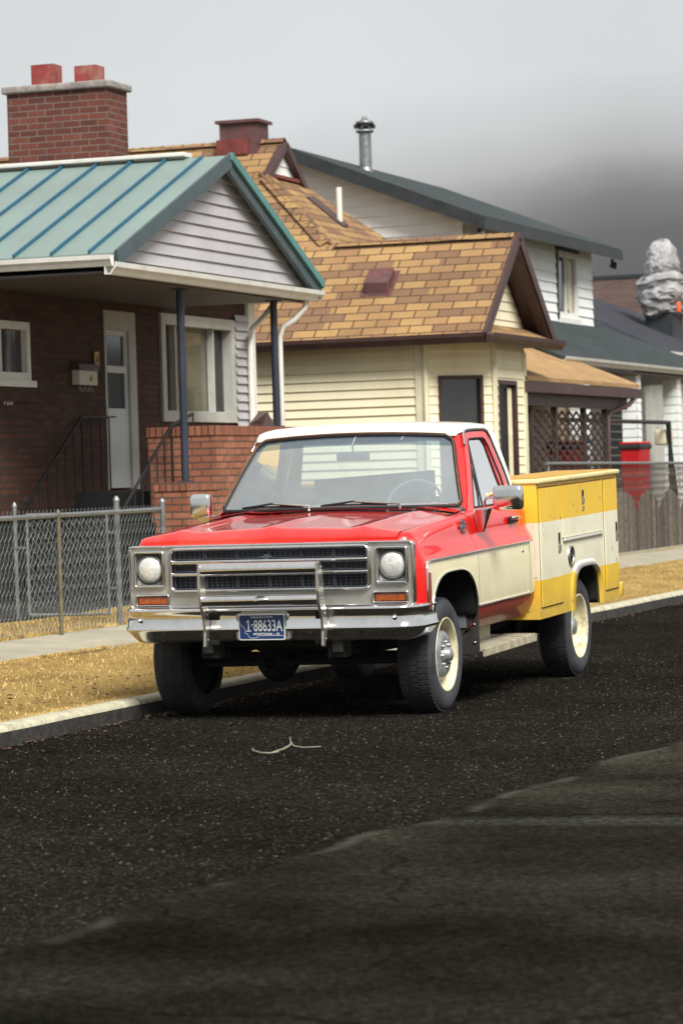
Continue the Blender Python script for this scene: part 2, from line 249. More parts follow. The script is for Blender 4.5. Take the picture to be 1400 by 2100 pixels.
# ------------------------------------------------------------------ mesh builder
class MB:
    def __init__(s): s.v = []; s.f = []; s.m = []; s.sm = []
    def face(s, pts, m=0, smooth=False):
        i = len(s.v); s.v += [tuple(p) for p in pts]; s.f.append(list(range(i, i+len(pts)))); s.m.append(m); s.sm.append(smooth); return s
    def add(s, vs, fs, m=0, smooth=False):
        i = len(s.v); s.v += [tuple(p) for p in vs]
        for f in fs: s.f.append([a+i for a in f]); s.m.append(m); s.sm.append(smooth)
        return s
    def box(s, x0, x1, y0, y1, z0, z1, m=0):
        x0, x1 = sorted((x0, x1)); y0, y1 = sorted((y0, y1)); z0, z1 = sorted((z0, z1))
        v = [(x0, y0, z0), (x1, y0, z0), (x1, y1, z0), (x0, y1, z0), (x0, y0, z1), (x1, y0, z1), (x1, y1, z1), (x0, y1, z1)]
        return s.add(v, [(0, 3, 2, 1), (4, 5, 6, 7), (0, 1, 5, 4), (1, 2, 6, 5), (2, 3, 7, 6), (3, 0, 4, 7)], m)
    def bbox(s, x0, x1, y0, y1, z0, z1, b, m=0):
        """box with chamfered edges"""
        bm = bmesh.new(); r = bmesh.ops.create_cube(bm, size=1)
        for v in bm.verts: v.co = ((x0+x1)/2+v.co.x*abs(x1-x0), (y0+y1)/2+v.co.y*abs(y1-y0), (z0+z1)/2+v.co.z*abs(z1-z0))
        bmesh.ops.bevel(bm, geom=bm.edges[:], offset=b, segments=3, profile=.5, affect='EDGES')
        bm.verts.index_update(); s.add([v.co[:] for v in bm.verts], [[v.index for v in f.verts] for f in bm.faces], m, True); bm.free(); return s
    def grid(s, rows, m=0, smooth=True, close=False, flip=False):
        nr, nc = len(rows), len(rows[0]); v = [p for r in rows for p in r]; f = []
        for i in range(nr-1):
            for j in range(nc-(0 if close else 1)):
                a, b, c, d = i*nc+j, i*nc+(j+1) % nc, (i+1)*nc+(j+1) % nc, (i+1)*nc+j
                f.append((a, d, c, b) if flip else (a, b, c, d))
        return s.add(v, f, m, smooth)
    def tube(s, path, r, n=8, m=0, smooth=True, caps=True, sy=1.0):
        pts = [Vector(p) for p in path]; rows = []; prev = None
        for i, p in enumerate(pts):
            d = (pts[min(i+1, len(pts)-1)]-pts[max(i-1, 0)]).normalized()
            ref = Vector((0, 0, 1)) if abs(d.z) < .95 else Vector((1, 0, 0))
            a = d.cross(ref).normalized() if prev is None else (prev-d*prev.dot(d)).normalized(); prev = a; b = d.cross(a)
            rr = r[i] if isinstance(r, (list, tuple)) else r
            rows.append([p+a*math.cos(t*2*math.pi/n)*rr+b*math.sin(t*2*math.pi/n)*rr*sy for t in range(n)])
        s.grid(rows, m, smooth, close=True)
        if caps: s.face(rows[0], m); s.face(rows[-1][::-1], m)
        return s
    def lathe(s, prof, c, axis='x', n=32, m=0, smooth=True, a0=0, a1=2*math.pi):
        """prof = list of (offset along axis, radius)"""
        full = abs(a1-a0-2*math.pi) < 1e-6; k = n if full else n+1; rows = []
        for o, r in prof:
            row = []
            for j in range(k):
                a = a0+(a1-a0)*j/n; u, w = math.cos(a)*r, math.sin(a)*r
                row.append({'x': (c[0]+o, c[1]+u, c[2]+w), 'y': (c[0]+u, c[1]+o, c[2]+w), 'z': (c[0]+u, c[1]+w, c[2]+o)}[axis])
            rows.append(row)
        return s.grid(rows, m, smooth, close=full)
    def prism(s, poly, axis, a, b, m=0):
        """2-D polygon extruded along axis; poly coords are the two other axes in order"""
        def p3(q, t): return {'x': (t, q[0], q[1]), 'y': (q[0], t, q[1]), 'z': (q[0], q[1], t)}[axis]
        n = len(poly); v = [p3(q, a) for q in poly]+[p3(q, b) for q in poly]
        f = [tuple(range(n))[::-1], tuple(range(n, 2*n))]+[(i, (i+1) % n, n+(i+1) % n, n+i) for i in range(n)]
        return s.add(v, f, m)
    def build(s, name, mats, parent=None, bevel=0.0, recalc=True, weld=False, sharp=None):
        me = bpy.data.meshes.new(name); me.from_pydata(s.v, [], s.f)
        mats = mats if isinstance(mats, (list, tuple)) else [mats]
        for k in mats: me.materials.append(MATS[k])
        for p, mi, sm in zip(me.polygons, s.m, s.sm): p.material_index = mi; p.use_smooth = sm
        if weld or recalc:
            bm = bmesh.new(); bm.from_mesh(me)
            if weld: bmesh.ops.remove_doubles(bm, verts=bm.verts[:], dist=.0004)
            if recalc: bmesh.ops.recalc_face_normals(bm, faces=bm.faces[:])
            bm.to_mesh(me); bm.free()
        # UVs in metres, u level and v up the slope of each face
        uvl = me.uv_layers.new(name='UVMap'); data = uvl.data
        for p in me.polygons:
            n = p.normal
            if abs(n.z) > .995: u, v = Vector((1, 0, 0)), Vector((0, 1, 0))
            else:
                u = Vector((-n.y, n.x, 0)).normalized(); v = n.cross(u).normalized()
                if v.z < 0: v = -v
                if abs(u.x) > abs(u.y): u = u if u.x > 0 else -u
                else: u = u if u.y > 0 else -u
            for li in p.loop_indices:
                co = me.vertices[me.loops[li].vertex_index].co; data[li].uv = (co.dot(u), co.dot(v))
        o = bpy.data.objects.new(name, me); COL.objects.link(o)
        if parent is not None:
            o.parent = parent
            if parent.type == 'EMPTY' and not parent.get('_loc'): o.matrix_parent_inverse = Matrix.Translation(-Vector(parent.location))
        if bevel:
            b = o.modifiers.new('bevel', 'BEVEL'); b.width = bevel; b.segments = 2; b.limit_method = 'ANGLE'; b.angle_limit = math.radians(40)
        return o
def thing(name, label, cat, loc=(0, 0, 0), group=None):
    o = bpy.data.objects.new(name, None); COL.objects.link(o); o.location = loc; o.empty_display_size = .2
    o['label'] = label; o['category'] = cat
    if group: o['group'] = group
    return o
def tag(o, label, cat, group=None):
    o['label'] = label; o['category'] = cat
    if group: o['group'] = group
    return o
def structure(o): o['kind'] = 'structure'; return o
def stuff(o, label, cat): o['kind'] = 'stuff'; o['label'] = label; o['category'] = cat; return o
def text_mesh(txt, width, height, weight=0.0, font=None):
    """flat lettering as (verts, faces) in x,z fitted to width and height about the origin"""
    cu = bpy.data.curves.new('t', 'FONT'); cu.body = txt; cu.size = 1; cu.offset = weight; cu.resolution_u = 3
    ob = bpy.data.objects.new('t', cu); COL.objects.link(ob)
    dg = bpy.context.evaluated_depsgraph_get(); me = bpy.data.meshes.new_from_object(ob.evaluated_get(dg))
    vs = [v.co.copy() for v in me.vertices]; fs = [tuple(p.vertices) for p in me.polygons]
    bpy.data.objects.remove(ob); bpy.data.curves.remove(cu); bpy.data.meshes.remove(me)
    x0, x1 = min(v.x for v in vs), max(v.x for v in vs); y0, y1 = min(v.y for v in vs), max(v.y for v in vs)
    return [((v.x-(x0+x1)/2)/(x1-x0)*width, 0, (v.y-(y0+y1)/2)/(y1-y0)*height) for v in vs], fs
# plane frames: map (u, z, outward) to 3-D
def PX(x): return lambda u, z, o=0.0: (x+o, u, z)          # wall facing +X, u = y
def PY(y): return lambda u, z, o=0.0: (u, y-o, z)          # wall facing -Y, u = x
def wall(mb, fr, u0, u1, z0, z1, holes=(), m=0, depth=.12, mr=None):
    us = sorted({u0, u1, *[h[0] for h in holes], *[h[1] for h in holes]}); zs = sorted({z0, z1, *[h[2] for h in holes], *[h[3] for h in holes]})
    us = [u for u in us if u0 <= u <= u1]; zs = [z for z in zs if z0 <= z <= z1]
    for a, b in zip(us, us[1:]):
        for c, d in zip(zs, zs[1:]):
            um, zm = (a+b)/2, (c+d)/2
            if any(h[0] < um < h[1] and h[2] < zm < h[3] for h in holes): continue
            mb.face([fr(a, c), fr(b, c), fr(b, d), fr(a, d)], m)
    for h in holes:
        q = [(h[0], h[2]), (h[1], h[2]), (h[1], h[3]), (h[0], h[3])]
        for i in range(4):
            p, r = q[i], q[(i+1) % 4]; mb.face([fr(*p), fr(*r), fr(r[0], r[1], -depth), fr(p[0], p[1], -depth)], m if mr is None else mr)
def clip(poly, z, keep_above):
    out = []; n = len(poly)
    for i in range(n):
        a, b = poly[i], poly[(i+1) % n]; ia = (a[1] >= z) == keep_above; ib = (b[1] >= z) == keep_above
        if ia: out.append(a)
        if ia != ib:
            t = (z-a[1])/(b[1]-a[1]); out.append((a[0]+(b[0]-a[0])*t, z))
    return out
def siding(mb, fr, poly, ex, lip=.016, m=0, holes=()):
    """lapped boards: each course leans out toward its bottom edge"""
    polys = [poly]
    if holes:
        u0, u1 = min(p[0] for p in poly), max(p[0] for p in poly); z0, z1 = min(p[1] for p in poly), max(p[1] for p in poly)
        polys = []; us = sorted({u0, u1, *[h[0] for h in holes], *[h[1] for h in holes]}); zs = sorted({z0, z1, *[h[2] for h in holes], *[h[3] for h in holes]})
        for a, b in zip(us, us[1:]):
            for c, d in zip(zs, zs[1:]):
                if not any(h[0] < (a+b)/2 < h[1] and h[2] < (c+d)/2 < h[3] for h in holes): polys.append([(a, c), (b, c), (b, d), (a, d)])
    for pl in polys:
        z0, z1 = min(p[1] for p in pl), max(p[1] for p in pl); k = math.floor(z0/ex)
        while k*ex < z1:
            a, b = k*ex, (k+1)*ex; c = clip(clip(pl, a, True), b, False) if a > z0-ex else pl
            if len(c) > 2:
                f = lambda q: lip*(b-q[1])/ex
                mb.face([fr(q[0], q[1], f(q)) for q in c], m)
                lo = sorted([q for q in c if abs(q[1]-min(r[1] for r in c)) < 1e-6])
                if len(lo) >= 2: mb.face([fr(lo[0][0], lo[0][1], f(lo[0])), fr(lo[-1][0], lo[-1][1], f(lo[-1])), fr(lo[-1][0], lo[-1][1], 0), fr(lo[0][0], lo[0][1], 0)], m)
            k += 1
def slab(mb, pts, t, m=0):
    """thick sheet: polygon pts pushed down along z by t"""
    n = len(pts); v = [tuple(p) for p in pts]+[(p[0], p[1], p[2]-t) for p in pts]
    mb.add(v, [tuple(range(n)), tuple(range(n, 2*n))[::-1]]+[(i, n+i, n+(i+1) % n, (i+1) % n) for i in range(n)], m)
def bar(mb, a, b, w, h, m=0):
    """rectangular bar from a to b, w level across, h upright"""
    a, b = Vector(a), Vector(b); d = (b-a).normalized(); s = d.cross(Vector((0, 0, 1)))
    s = s.normalized() if s.length > 1e-4 else Vector((1, 0, 0)); u = s.cross(d).normalized(); rows = []
    for p in (a, b): rows.append([p+s*w/2+u*h/2, p-s*w/2+u*h/2, p-s*w/2-u*h/2, p+s*w/2-u*h/2])
    mb.grid(rows, m, False, close=True); mb.face(rows[0], m); mb.face(rows[1][::-1], m)
def window(parent, fr, u0, u1, z0, z1, trim='window_vinyl', fw=.05, glass='dark_glass', mull=(), name='window', inset=.05, sill=None, hmull=(), proud=.02):
    f = MB()
    def ring(a, b, c, d, w, o0, o1):
        for q in ((a, a+w, c, d), (b-w, b, c, d), (a+w, b-w, c, c+w), (a+w, b-w, d-w, d)):
            P8 = [fr(u, z, o) for o in (o0, o1) for u, z in ((q[0], q[2]), (q[1], q[2]), (q[1], q[3]), (q[0], q[3]))]
            f.add(P8, [(0, 3, 2, 1), (4, 5, 6, 7), (0, 1, 5, 4), (1, 2, 6, 5), (2, 3, 7, 6), (3, 0, 4, 7)])
    ring(u0, u1, z0, z1, fw, -inset-.02, proud)
    for x in mull:
        P8 = [fr(u, z, o) for o in (-inset-.02, -.01) for u, z in ((x-.02, z0+fw), (x+.02, z0+fw), (x+.02, z1-fw), (x-.02, z1-fw))]
        f.add(P8, [(0, 3, 2, 1), (4, 5, 6, 7), (0, 1, 5, 4), (1, 2, 6, 5), (2, 3, 7, 6), (3, 0, 4, 7)])
    for z in hmull:
        P8 = [fr(u, q, o) for o in (-inset-.02, -.01) for u, q in ((u0+fw, z-.02), (u1-fw, z-.02), (u1-fw, z+.02), (u0+fw, z+.02))]
        f.add(P8, [(0, 3, 2, 1), (4, 5, 6, 7), (0, 1, 5, 4), (1, 2, 6, 5), (2, 3, 7, 6), (3, 0, 4, 7)])
    w = f.build(name, trim, parent, bevel=.004)
    g = MB(); g.face([fr(u0+fw, z0+fw, -inset), fr(u1-fw, z0+fw, -inset), fr(u1-fw, z1-fw, -inset), fr(u0+fw, z1-fw, -inset)])
    g.build('pane', glass, w)
    if sill:
        b = MB(); P8 = [fr(u, z, o) for o in (-inset, .07) for u, z in ((u0-.03, z0-sill), (u1+.03, z0-sill), (u1+.03, z0), (u0-.03, z0))]
        b.add(P8, [(0, 3, 2, 1), (4, 5, 6, 7), (0, 1, 5, 4), (1, 2, 6, 5), (2, 3, 7, 6), (3, 0, 4, 7)]); b.build('sill', trim, w, bevel=.004)
    return w
# ------------------------------------------------------------------ ground
def ground_mats():
    # road: dark chip seal with light stones; an older, greyer strip beyond a wandering edge
    m, t, b = newmat('asphalt'); tc = N(t, 'ShaderNodeTexCoord'); o = tc.outputs['Object']
    v1 = N(t, 'ShaderNodeTexVoronoi', Scale=72.0); t.links.new(o, v1.inputs['Vector'])
    v2 = N(t, 'ShaderNodeTexVoronoi', Scale=26.0); t.links.new(o, v2.inputs['Vector'])
    n1 = N(t, 'ShaderNodeTexNoise', Scale=.55, Detail=8.0, Roughness=.62); t.links.new(o, n1.inputs['Vector'])
    n2 = N(t, 'ShaderNodeTexNoise', Scale=90.0, Detail=4.0); t.links.new(o, n2.inputs['Vector'])
    s1 = N(t, 'ShaderNodeSeparateColor'); t.links.new(v1.outputs['Color'], s1.inputs[0])
    s2 = N(t, 'ShaderNodeSeparateColor'); t.links.new(v2.outputs['Color'], s2.inputs[0])
    base = ramp(t, [(.3, (.0092, .0082, .0066)), (.7, (.0185, .0168, .0138))], n1.outputs[0]).outputs[0]
    st = ramp(t, [(.0, .5), (.55, 1.0), (.85, 1.8), (.96, 2.8), (1, 4.5)], s1.outputs[0]).outputs[0]
    base = mix(t, 1.0, base, st, 'MULTIPLY')
    big = math_n(t, 'MULTIPLY', ramp(t, [(.955, 0.0), (.975, 1.0)], s2.outputs[1]).outputs[0], ramp(t, [(.0, 1.0), (.35, 0.0)], v2.outputs['Distance']).outputs[0])
    base = mix(t, math_n(t, 'MULTIPLY', big, .8), base, (.12, .11, .09))
    # old strip
    sp = N(t, 'ShaderNodeSeparateXYZ'); t.links.new(o, sp.inputs[0])
    edge = math_n(t, 'ADD', math_n(t, 'MULTIPLY', sp.outputs[1], .070), 3.08)
    n3 = N(t, 'ShaderNodeTexNoise', Scale=.8, Detail=7.0, Roughness=.6); t.links.new(o, n3.inputs['Vector'])
    e2 = math_n(t, 'ADD', math_n(t, 'SUBTRACT', sp.outputs[0], edge), math_n(t, 'MULTIPLY', math_n(t, 'SUBTRACT', n3.outputs[0], .5), .55))
    old = math_n(t, 'MULTIPLY', e2, 18.0, clamp=True)
    oldc = ramp(t, [(.3, (.0075, .0071, .0053)), (.72, (.0235, .0225, .0170))], n3.outputs[0]).outputs[0]
    n7 = N(t, 'ShaderNodeTexNoise', Scale=24.0, Detail=8.0, Roughness=.75); t.links.new(o, n7.inputs['Vector'])
    oldc = mix(t, 1.0, oldc, ramp(t, [(.32, .35), (.5, 1.0), (.68, 2.1)], n7.outputs[0]).outputs[0], 'MULTIPLY')
    oldc = mix(t, 1.0, oldc, ramp(t, [(.0, .75), (1, 1.5)], s1.outputs[1]).outputs[0], 'MULTIPLY')
    wn = math_n(t, 'ADD', math_n(t, 'MULTIPLY', sp.outputs[1], .09), math_n(t, 'MULTIPLY', n3.outputs[0], 1.1))
    oldc = mix(t, 1.0, oldc, ramp(t, [(-.25+.25, .8), (.45, 1.15), (.9, 2.1)], math_n(t, 'ADD', wn, .45)).outputs[0], 'MULTIPLY')
    c = mix(t, old, base, oldc)
    # pale worn lip along the edge and pale scraped streaks
    lip = math_n(t, 'SUBTRACT', 1.0, math_n(t, 'MULTIPLY', math_n(t, 'ABSOLUTE', math_n(t, 'SUBTRACT', e2, .06)), 16.0), clamp=True)
    n4 = N(t, 'ShaderNodeTexNoise', Scale=1.3, Detail=5.0); t.links.new(o, n4.inputs['Vector'])
    lip = math_n(t, 'MULTIPLY', lip, ramp(t, [(.50, 0.0), (.60, .9)], n4.outputs[0]).outputs[0])
    c = mix(t, math_n(t, 'MULTIPLY', lip, .8), c, (.075, .075, .062))
    mp = N(t, 'ShaderNodeMapping'); mp.inputs['Scale'].default_value = (.35, 1.6, 1); mp.inputs['Rotation'].default_value = (0, 0, math.radians(-22)); t.links.new(o, mp.inputs[0])
    n5 = N(t, 'ShaderNodeTexNoise', Scale=.8, Detail=7.0, Roughness=.62); t.links.new(mp.outputs[0], n5.inputs['Vector'])
    dy = math_n(t, 'ADD', math_n(t, 'ADD', sp.outputs[1], 6.45), math_n(t, 'MULTIPLY', sp.outputs[0], -.13))
    dy = math_n(t, 'ADD', dy, math_n(t, 'MULTIPLY', math_n(t, 'SUBTRACT', n5.outputs[0], .5), .5))
    bandm = math_n(t, 'SUBTRACT', 1.0, math_n(t, 'MULTIPLY', math_n(t, 'ABSOLUTE', dy), 4.2), clamp=True)
    bandm = math_n(t, 'MULTIPLY', bandm, ramp(t, [(.40, 0.1), (.60, 1.0)], n7.outputs[0]).outputs[0])
    crack = math_n(t, 'SUBTRACT', 1.0, math_n(t, 'MULTIPLY', math_n(t, 'ABSOLUTE', math_n(t, 'ADD', dy, .02)), 60.0), clamp=True)
    sc = math_n(t, 'MULTIPLY', old, math_n(t, 'MULTIPLY', bandm, .7))
    c = mix(t, sc, c, (.095, .098, .080))
    c = mix(t, math_n(t, 'MULTIPLY', math_n(t, 'MULTIPLY', crack, old), .8), c, (.004, .004, .003))
    vc = N(t, 'ShaderNodeTexVoronoi', Scale=.55, feature='DISTANCE_TO_EDGE'); wv_ = N(t, 'ShaderNodeVectorMath', operation='MULTIPLY_ADD'); t.links.new(n3.outputs['Color'], wv_.inputs[0]); wv_.inputs[1].default_value = (.9, .9, 0); t.links.new(o, wv_.inputs[2]); t.links.new(wv_.outputs[0], vc.inputs['Vector'])
    ck = ramp(t, [(.0, .75), (.006, 0.0)], vc.outputs['Distance']).outputs[0]
    c = mix(t, math_n(t, 'MULTIPLY', ck, old), c, (.004, .004, .003))
    t.links.new(c, b.inputs['Base Color']); b.inputs['Roughness'].default_value = .95; b.inputs['Specular IOR Level'].default_value = .0
    h = math_n(t, 'ADD', math_n(t, 'MULTIPLY', v1.outputs['Distance'], -.8), math_n(t, 'MULTIPLY', n2.outputs[0], .6))
    bp = N(t, 'ShaderNodeBump', Strength=.9, Distance=.012); t.links.new(h, bp.inputs['Height']); t.links.new(bp.outputs[0], b.inputs['Normal'])
    # lawn soil
    m, t, b = newmat('dry_lawn'); tc = N(t, 'ShaderNodeTexCoord'); o = tc.outputs['Object']
    n1 = N(t, 'ShaderNodeTexNoise', Scale=1.1, Detail=9.0, Roughness=.7); t.links.new(o, n1.inputs['Vector'])
    n2 = N(t, 'ShaderNodeTexNoise', Scale=130.0, Detail=6.0, Roughness=.7); t.links.new(o, n2.inputs['Vector'])
    c = ramp(t, [(.30, (.30, .19, .065)), (.5, (.52, .35, .12)), (.7, (.64, .45, .17))], n1.outputs[0]).outputs[0]
    c = mix(t, 1.0, c, ramp(t, [(.3, .74), (.62, 1.08)], n2.outputs[0]).outputs[0], 'MULTIPLY')
    t.links.new(c, b.inputs['Base Color']); b.inputs['Roughness'].default_value = 1.0; b.inputs['Specular IOR Level'].default_value = .1
    bp = N(t, 'ShaderNodeBump', Strength=1.0, Distance=.03); t.links.new(n2.outputs[0], bp.inputs['Height']); t.links.new(bp.outputs[0], b.inputs['Normal'])
ground_mats()
P('sidewalk_concrete', (.38, .35, .26), .9, var=.12, vscale=5, grime_or_tone=(.17, .16, .13), gfac=.6, gscale=2.5, bump=.4, bscale=120)
P('kerb_concrete', (.50, .47, .34), .9, var=.15, vscale=9, grime_or_tone=(.20, .18, .14), gfac=.7, gscale=6, bump=.8, bscale=45)
P('kerb_face', (.034, .031, .027), .92, var=.4, vscale=12, grime_or_tone=(.018, .017, .015), gfac=.75, gscale=5, bump=.9, bscale=40)
P('blind_brown', (.075, .06, .05), .9, var=.3, vscale=3, streak=True)
P('dark_soil', (.022, .020, .018), 1.0, var=.4, vscale=3, grime_or_tone=(.06, .05, .035), gfac=.5, bump=.8, bscale=30)
P('far_ground', (.16, .13, .09), 1.0, var=.3, vscale=.2)
P('grass_blade', (.60, .43, .16), .9, var=.35, vscale=4)
P('grass_blade_dark', (.22, .13, .05), .9, var=.3, vscale=4)
P('leaf_litter', (.085, .042, .024), .85, var=.5, vscale=40)
P('pebble', (.060, .055, .046), .85, var=.5, vscale=30)
P('dry_stick', (.22, .20, .15), .8, var=.15, vscale=15)
# terrain to the horizon
g = MB(); g.grid([[(x, y, -.06) for x in (-2500, -300, -60, 60, 300, 2500)] for y in (-2500, -300, -60, 60, 300, 2500)], smooth=False)
structure(g.build('ground', 'far_ground'))
g = MB()
g.grid([[(x, y, 0) for x in (-1.03, 3, 9, 16)] for y in (-45, -12, 0, 12, 40, 90, 160)], smooth=False)
structure(g.build('road', 'asphalt'))
# kerb, cast in lengths, its edge a little uneven
KX = -1.06
def kerb_profile(y, w):
    j = .006*math.sin(y*2.1)+.004*math.sin(y*5.3+w)
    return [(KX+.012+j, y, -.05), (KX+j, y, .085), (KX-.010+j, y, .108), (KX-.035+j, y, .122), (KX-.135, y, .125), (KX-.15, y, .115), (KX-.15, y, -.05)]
k = MB(); y = -40.0
while y < 90:
    L = 3.05; ys = [y+.006+(L-.012)*i/12 for i in range(13)]
    rows = [kerb_profile(q, 0) for q in ys]
    for i in range(12):
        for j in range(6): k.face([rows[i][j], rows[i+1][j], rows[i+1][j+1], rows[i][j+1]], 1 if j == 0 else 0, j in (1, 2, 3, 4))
    y += L
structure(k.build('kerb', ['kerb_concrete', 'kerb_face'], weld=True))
random.seed(3)
def zg(x):      # cross-section of the verge, footpath and yards
    pts = [(-60, .5), (-5.2, .345), (-4.35, .29), (-4.12, .262), (-3.24, .205), (-3.2, .215), (-2.2, .185), (-1.4, .135), (-1.2, .112)]
    for (a, za), (b, zb) in zip(pts, pts[1:]):
        if a <= x <= b: return za+(zb-za)*(x-a)/(b-a)
    return pts[-1][1]
# dry grass verge between kerb and footpath
g = MB(); xs = [-1.195, -1.3, -1.6, -2.0, -2.4, -2.8, -3.1, -3.22]
g.grid([[(x+(.015*math.sin(y*3.7)+.01*math.sin(y*9.1) if x == -3.22 else 0), y, zg(x)-.004+.008*math.sin(x*9+y*2.3)) for x in xs] for y in [-30+.25*i for i in range(330)]])
structure(g.build('lawn', 'dry_lawn'))
g = MB(); g.grid([[(x, y, zg(x)+.004) for x in (-60, -20, -9, -6.9, -6, -5.08)] for y in (-30, 0, 30, 60, 100)]); structure(g.build('garden_soil', 'dark_soil'))
g = MB(); xs = [-5.09, -4.9, -4.7, -4.35, -4.16]
g.grid([[(x+(.02*math.sin(y*3.1)+.015*math.sin(y*7.7) if x == -4.16 else 0), y, zg(x)-.002+(.012*math.sin(x*5+y*1.7) if x > -6 else 0)) for x in xs] for y in [-30+.5*i for i in range(260)]])
structure(g.build('yard', 'dry_lawn'))
g = MB(); y = -29.2; i = 0
while y < 90:
    g.box(-4.135, -3.235, y+.008, y+1.52, -.05, .0)
    for q in range(len(g.v)-8, len(g.v)):
        v = g.v[q]; g.v[q] = (v[0], v[1], zg(v[0])+.012 if v[2] > -.01 else -.05)
    y += 1.528; i += 1
structure(g.build('footpath', 'sidewalk_concrete', bevel=.008))
# short dead grass standing along the verge and under the fence
def blades(name, n, area, hh, mats, seed, lab):
    random.seed(seed); mb = MB()
    for _ in range(n):
        x0, x1, y0, y1 = area[random.randrange(len(area))]
        y = random.uniform(y0, y1); x = random.uniform(x0, x1)
        z = zg(x)+.004; h = hh*random.uniform(.4, 1.3); a = random.uniform(0, 6.28); w = .0022+.0025*random.random()
        lx, ly = random.gauss(0, h*.7), random.gauss(0, h*.7)
        mb.face([(x-math.cos(a)*w, y-math.sin(a)*w, z-.005), (x+math.cos(a)*w, y+math.sin(a)*w, z-.005), (x+lx, y+ly, z+h)], 0 if random.random() < .9 else 1)
    return stuff(mb.build(name, mats, recalc=False), lab, 'grass')
blades('dry_grass', 30000, [(-3.24, -1.17, -4, 6), (-3.26, -3.16, -3, 4), (-1.24, -1.17, -3, 4), (-3.24, -1.17, 8, 24)], .019, ['grass_blade', 'grass_blade_dark'], 5, 'short dead yellow grass on the verge beside the kerb')
blades('dry_grass', 15000, [(-4.9, -4.12, 1, 9), (-4.22, -4.12, 1, 9)], .035, ['grass_blade', 'grass_blade_dark'], 6, 'dead yellow grass along the foot of the wire fence')
# litter in the gutter and loose stones on the road
random.seed(11); mb = MB()
for _ in range(1300):
    c = random.choice([(-.97, random.uniform(-3, 16), .04, .2), (-.96, random.uniform(-3, 16), .05, .2), (-1.6, random.uniform(-3, 5), .3, .3), (-.93, .35, .07, .35), (-.95, 2.2, .08, .5), (-.95, 9.2, .09, 2.2), (-.97, -1.0, .06, 1.4), (-2.0, 0, .9, 3.0)])
    x, y = random.gauss(c[0], c[2]), random.gauss(c[1], c[3]); z = .006 if x > -1.03 else zg(x)+.012
    if -1.22 < x < -1.02: continue
    r = random.uniform(.008, .022); a = random.uniform(0, 6.3); k = []
    for q in range(5): k.append((x+r*math.cos(a+q*1.26)*random.uniform(.5, 1.1), y+r*math.sin(a+q*1.26)*random.uniform(.5, 1.1), z+random.uniform(0, .012)))
    mb.face(k)
stuff(mb.build('fallen_leaves', 'leaf_litter', recalc=False), 'brown and reddish leaf scraps lying in the gutter', 'leaves')
mb = MB()
oct_f = [(0, 2, 4), (2, 1, 4), (1, 3, 4), (3, 0, 4)]
for _ in range(15000):
    x = random.uniform(-1.0, 6.5); y = random.uniform(-11.5, 6) if random.random() < .8 else random.uniform(-11.5, 22)
    old = x > .07*y+3.08
    if old: continue
    r = random.choice((.003, .004, .004, .005, .008))*random.uniform(.7, 1.2)
    mb.add([(x-r, y, 0), (x+r*random.uniform(.6, 1), y, 0), (x, y-r, 0), (x, y+r, 0), (x+r*.2, y, r*.8)], oct_f)
stuff(mb.build('loose_stones', 'pebble', recalc=False), 'small loose stones scattered over the dark road', 'stones')
mb = MB()
mb.tube([(.60, -2.66, .008), (.64, -2.76, .006), (.74, -2.90, .006), (.80, -2.92, .007), (.83, -2.86, .008)], [.004, .006, .006, .006, .006], 6)
mb.tube([(.80, -2.86, .007), (.80, -2.70, .008), (.77, -2.52, .010), (.735, -2.38, .012)], [.006, .007, .007, .006], 6)
mb.tube([(.735, -2.40, .012), (.80, -2.52, .008), (.88, -2.58, .006), (.97, -2.54, .008)], [.006, .006, .005, .004], 6)
mb.tube([(.735, -2.40, .012), (.66, -2.20, .014), (.60, -2.05, .018)], [.005, .004, .003], 6)
MBS = mb.build('fallen_branch', 'dry_stick')
tag(MBS, 'thin bent grey branch lying on the road in front of the truck', 'branch')
# wooded hillside beyond the town
random.seed(21); mb = MB(); rows = []
def hill_h(t, s): return (34+16*math.sin(t*3.1+1)+7*math.sin(t*9+2)+3*math.sin(t*23))*s
for i in range(9):
    s = i/8; rows.append([(-900+1500*j/80, 560+260*s+40*math.sin(j*.31), hill_h(j/80*2, s**.8)*1.6+random.uniform(-1.5, 1.5)*s) for j in range(81)])
mb.grid(rows); structure(mb.build('hill', 'hill_forest'))
# ------------------------------------------------------------------ left house: brown brick, green metal roof
H1 = thing('brick_house', 'dark brown brick house with pale green metal roof and covered porch', 'house', (-6.9, 9, .4))
XW, XP = -6.9, -5.1
holes1 = [(9.2, 10.56, 2.66, 3.28), (12.53, 13.42, 1.48, 3.50), (14.13, 16.50, 2.26, 3.53)]
mb = MB(); wall(mb, PX(XW), 8.85, 17.15, 1.2, 3.80, holes1)
mb.face([(XW, 8.85, 1.2), (-14, 8.85, 1.2), (-14, 8.85, 3.8), (XW, 8.85, 3.8)]); mb.face([(XW, 17.15, 1.2), (-14, 17.15, 1.2), (-14, 17.15, 3.8), (XW, 17.15, 3.8)])
mb.face([(-14, 8.85, 1.2), (-14, 17.15, 1.2), (-14, 17.15, 3.8), (-14, 8.85, 3.8)])
mb.build('wall', 'brown_brick', H1, recalc=False)
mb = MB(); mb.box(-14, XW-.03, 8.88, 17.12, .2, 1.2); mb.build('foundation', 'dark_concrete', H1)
mb = MB(); mb.face([(XW-.45, 9, 2.2), (XW-.45, 17, 2.2), (XW-.45, 17, 3.6), (XW-.45, 9, 3.6)]); mb.build('inner_wall', 'dark_room', H1)
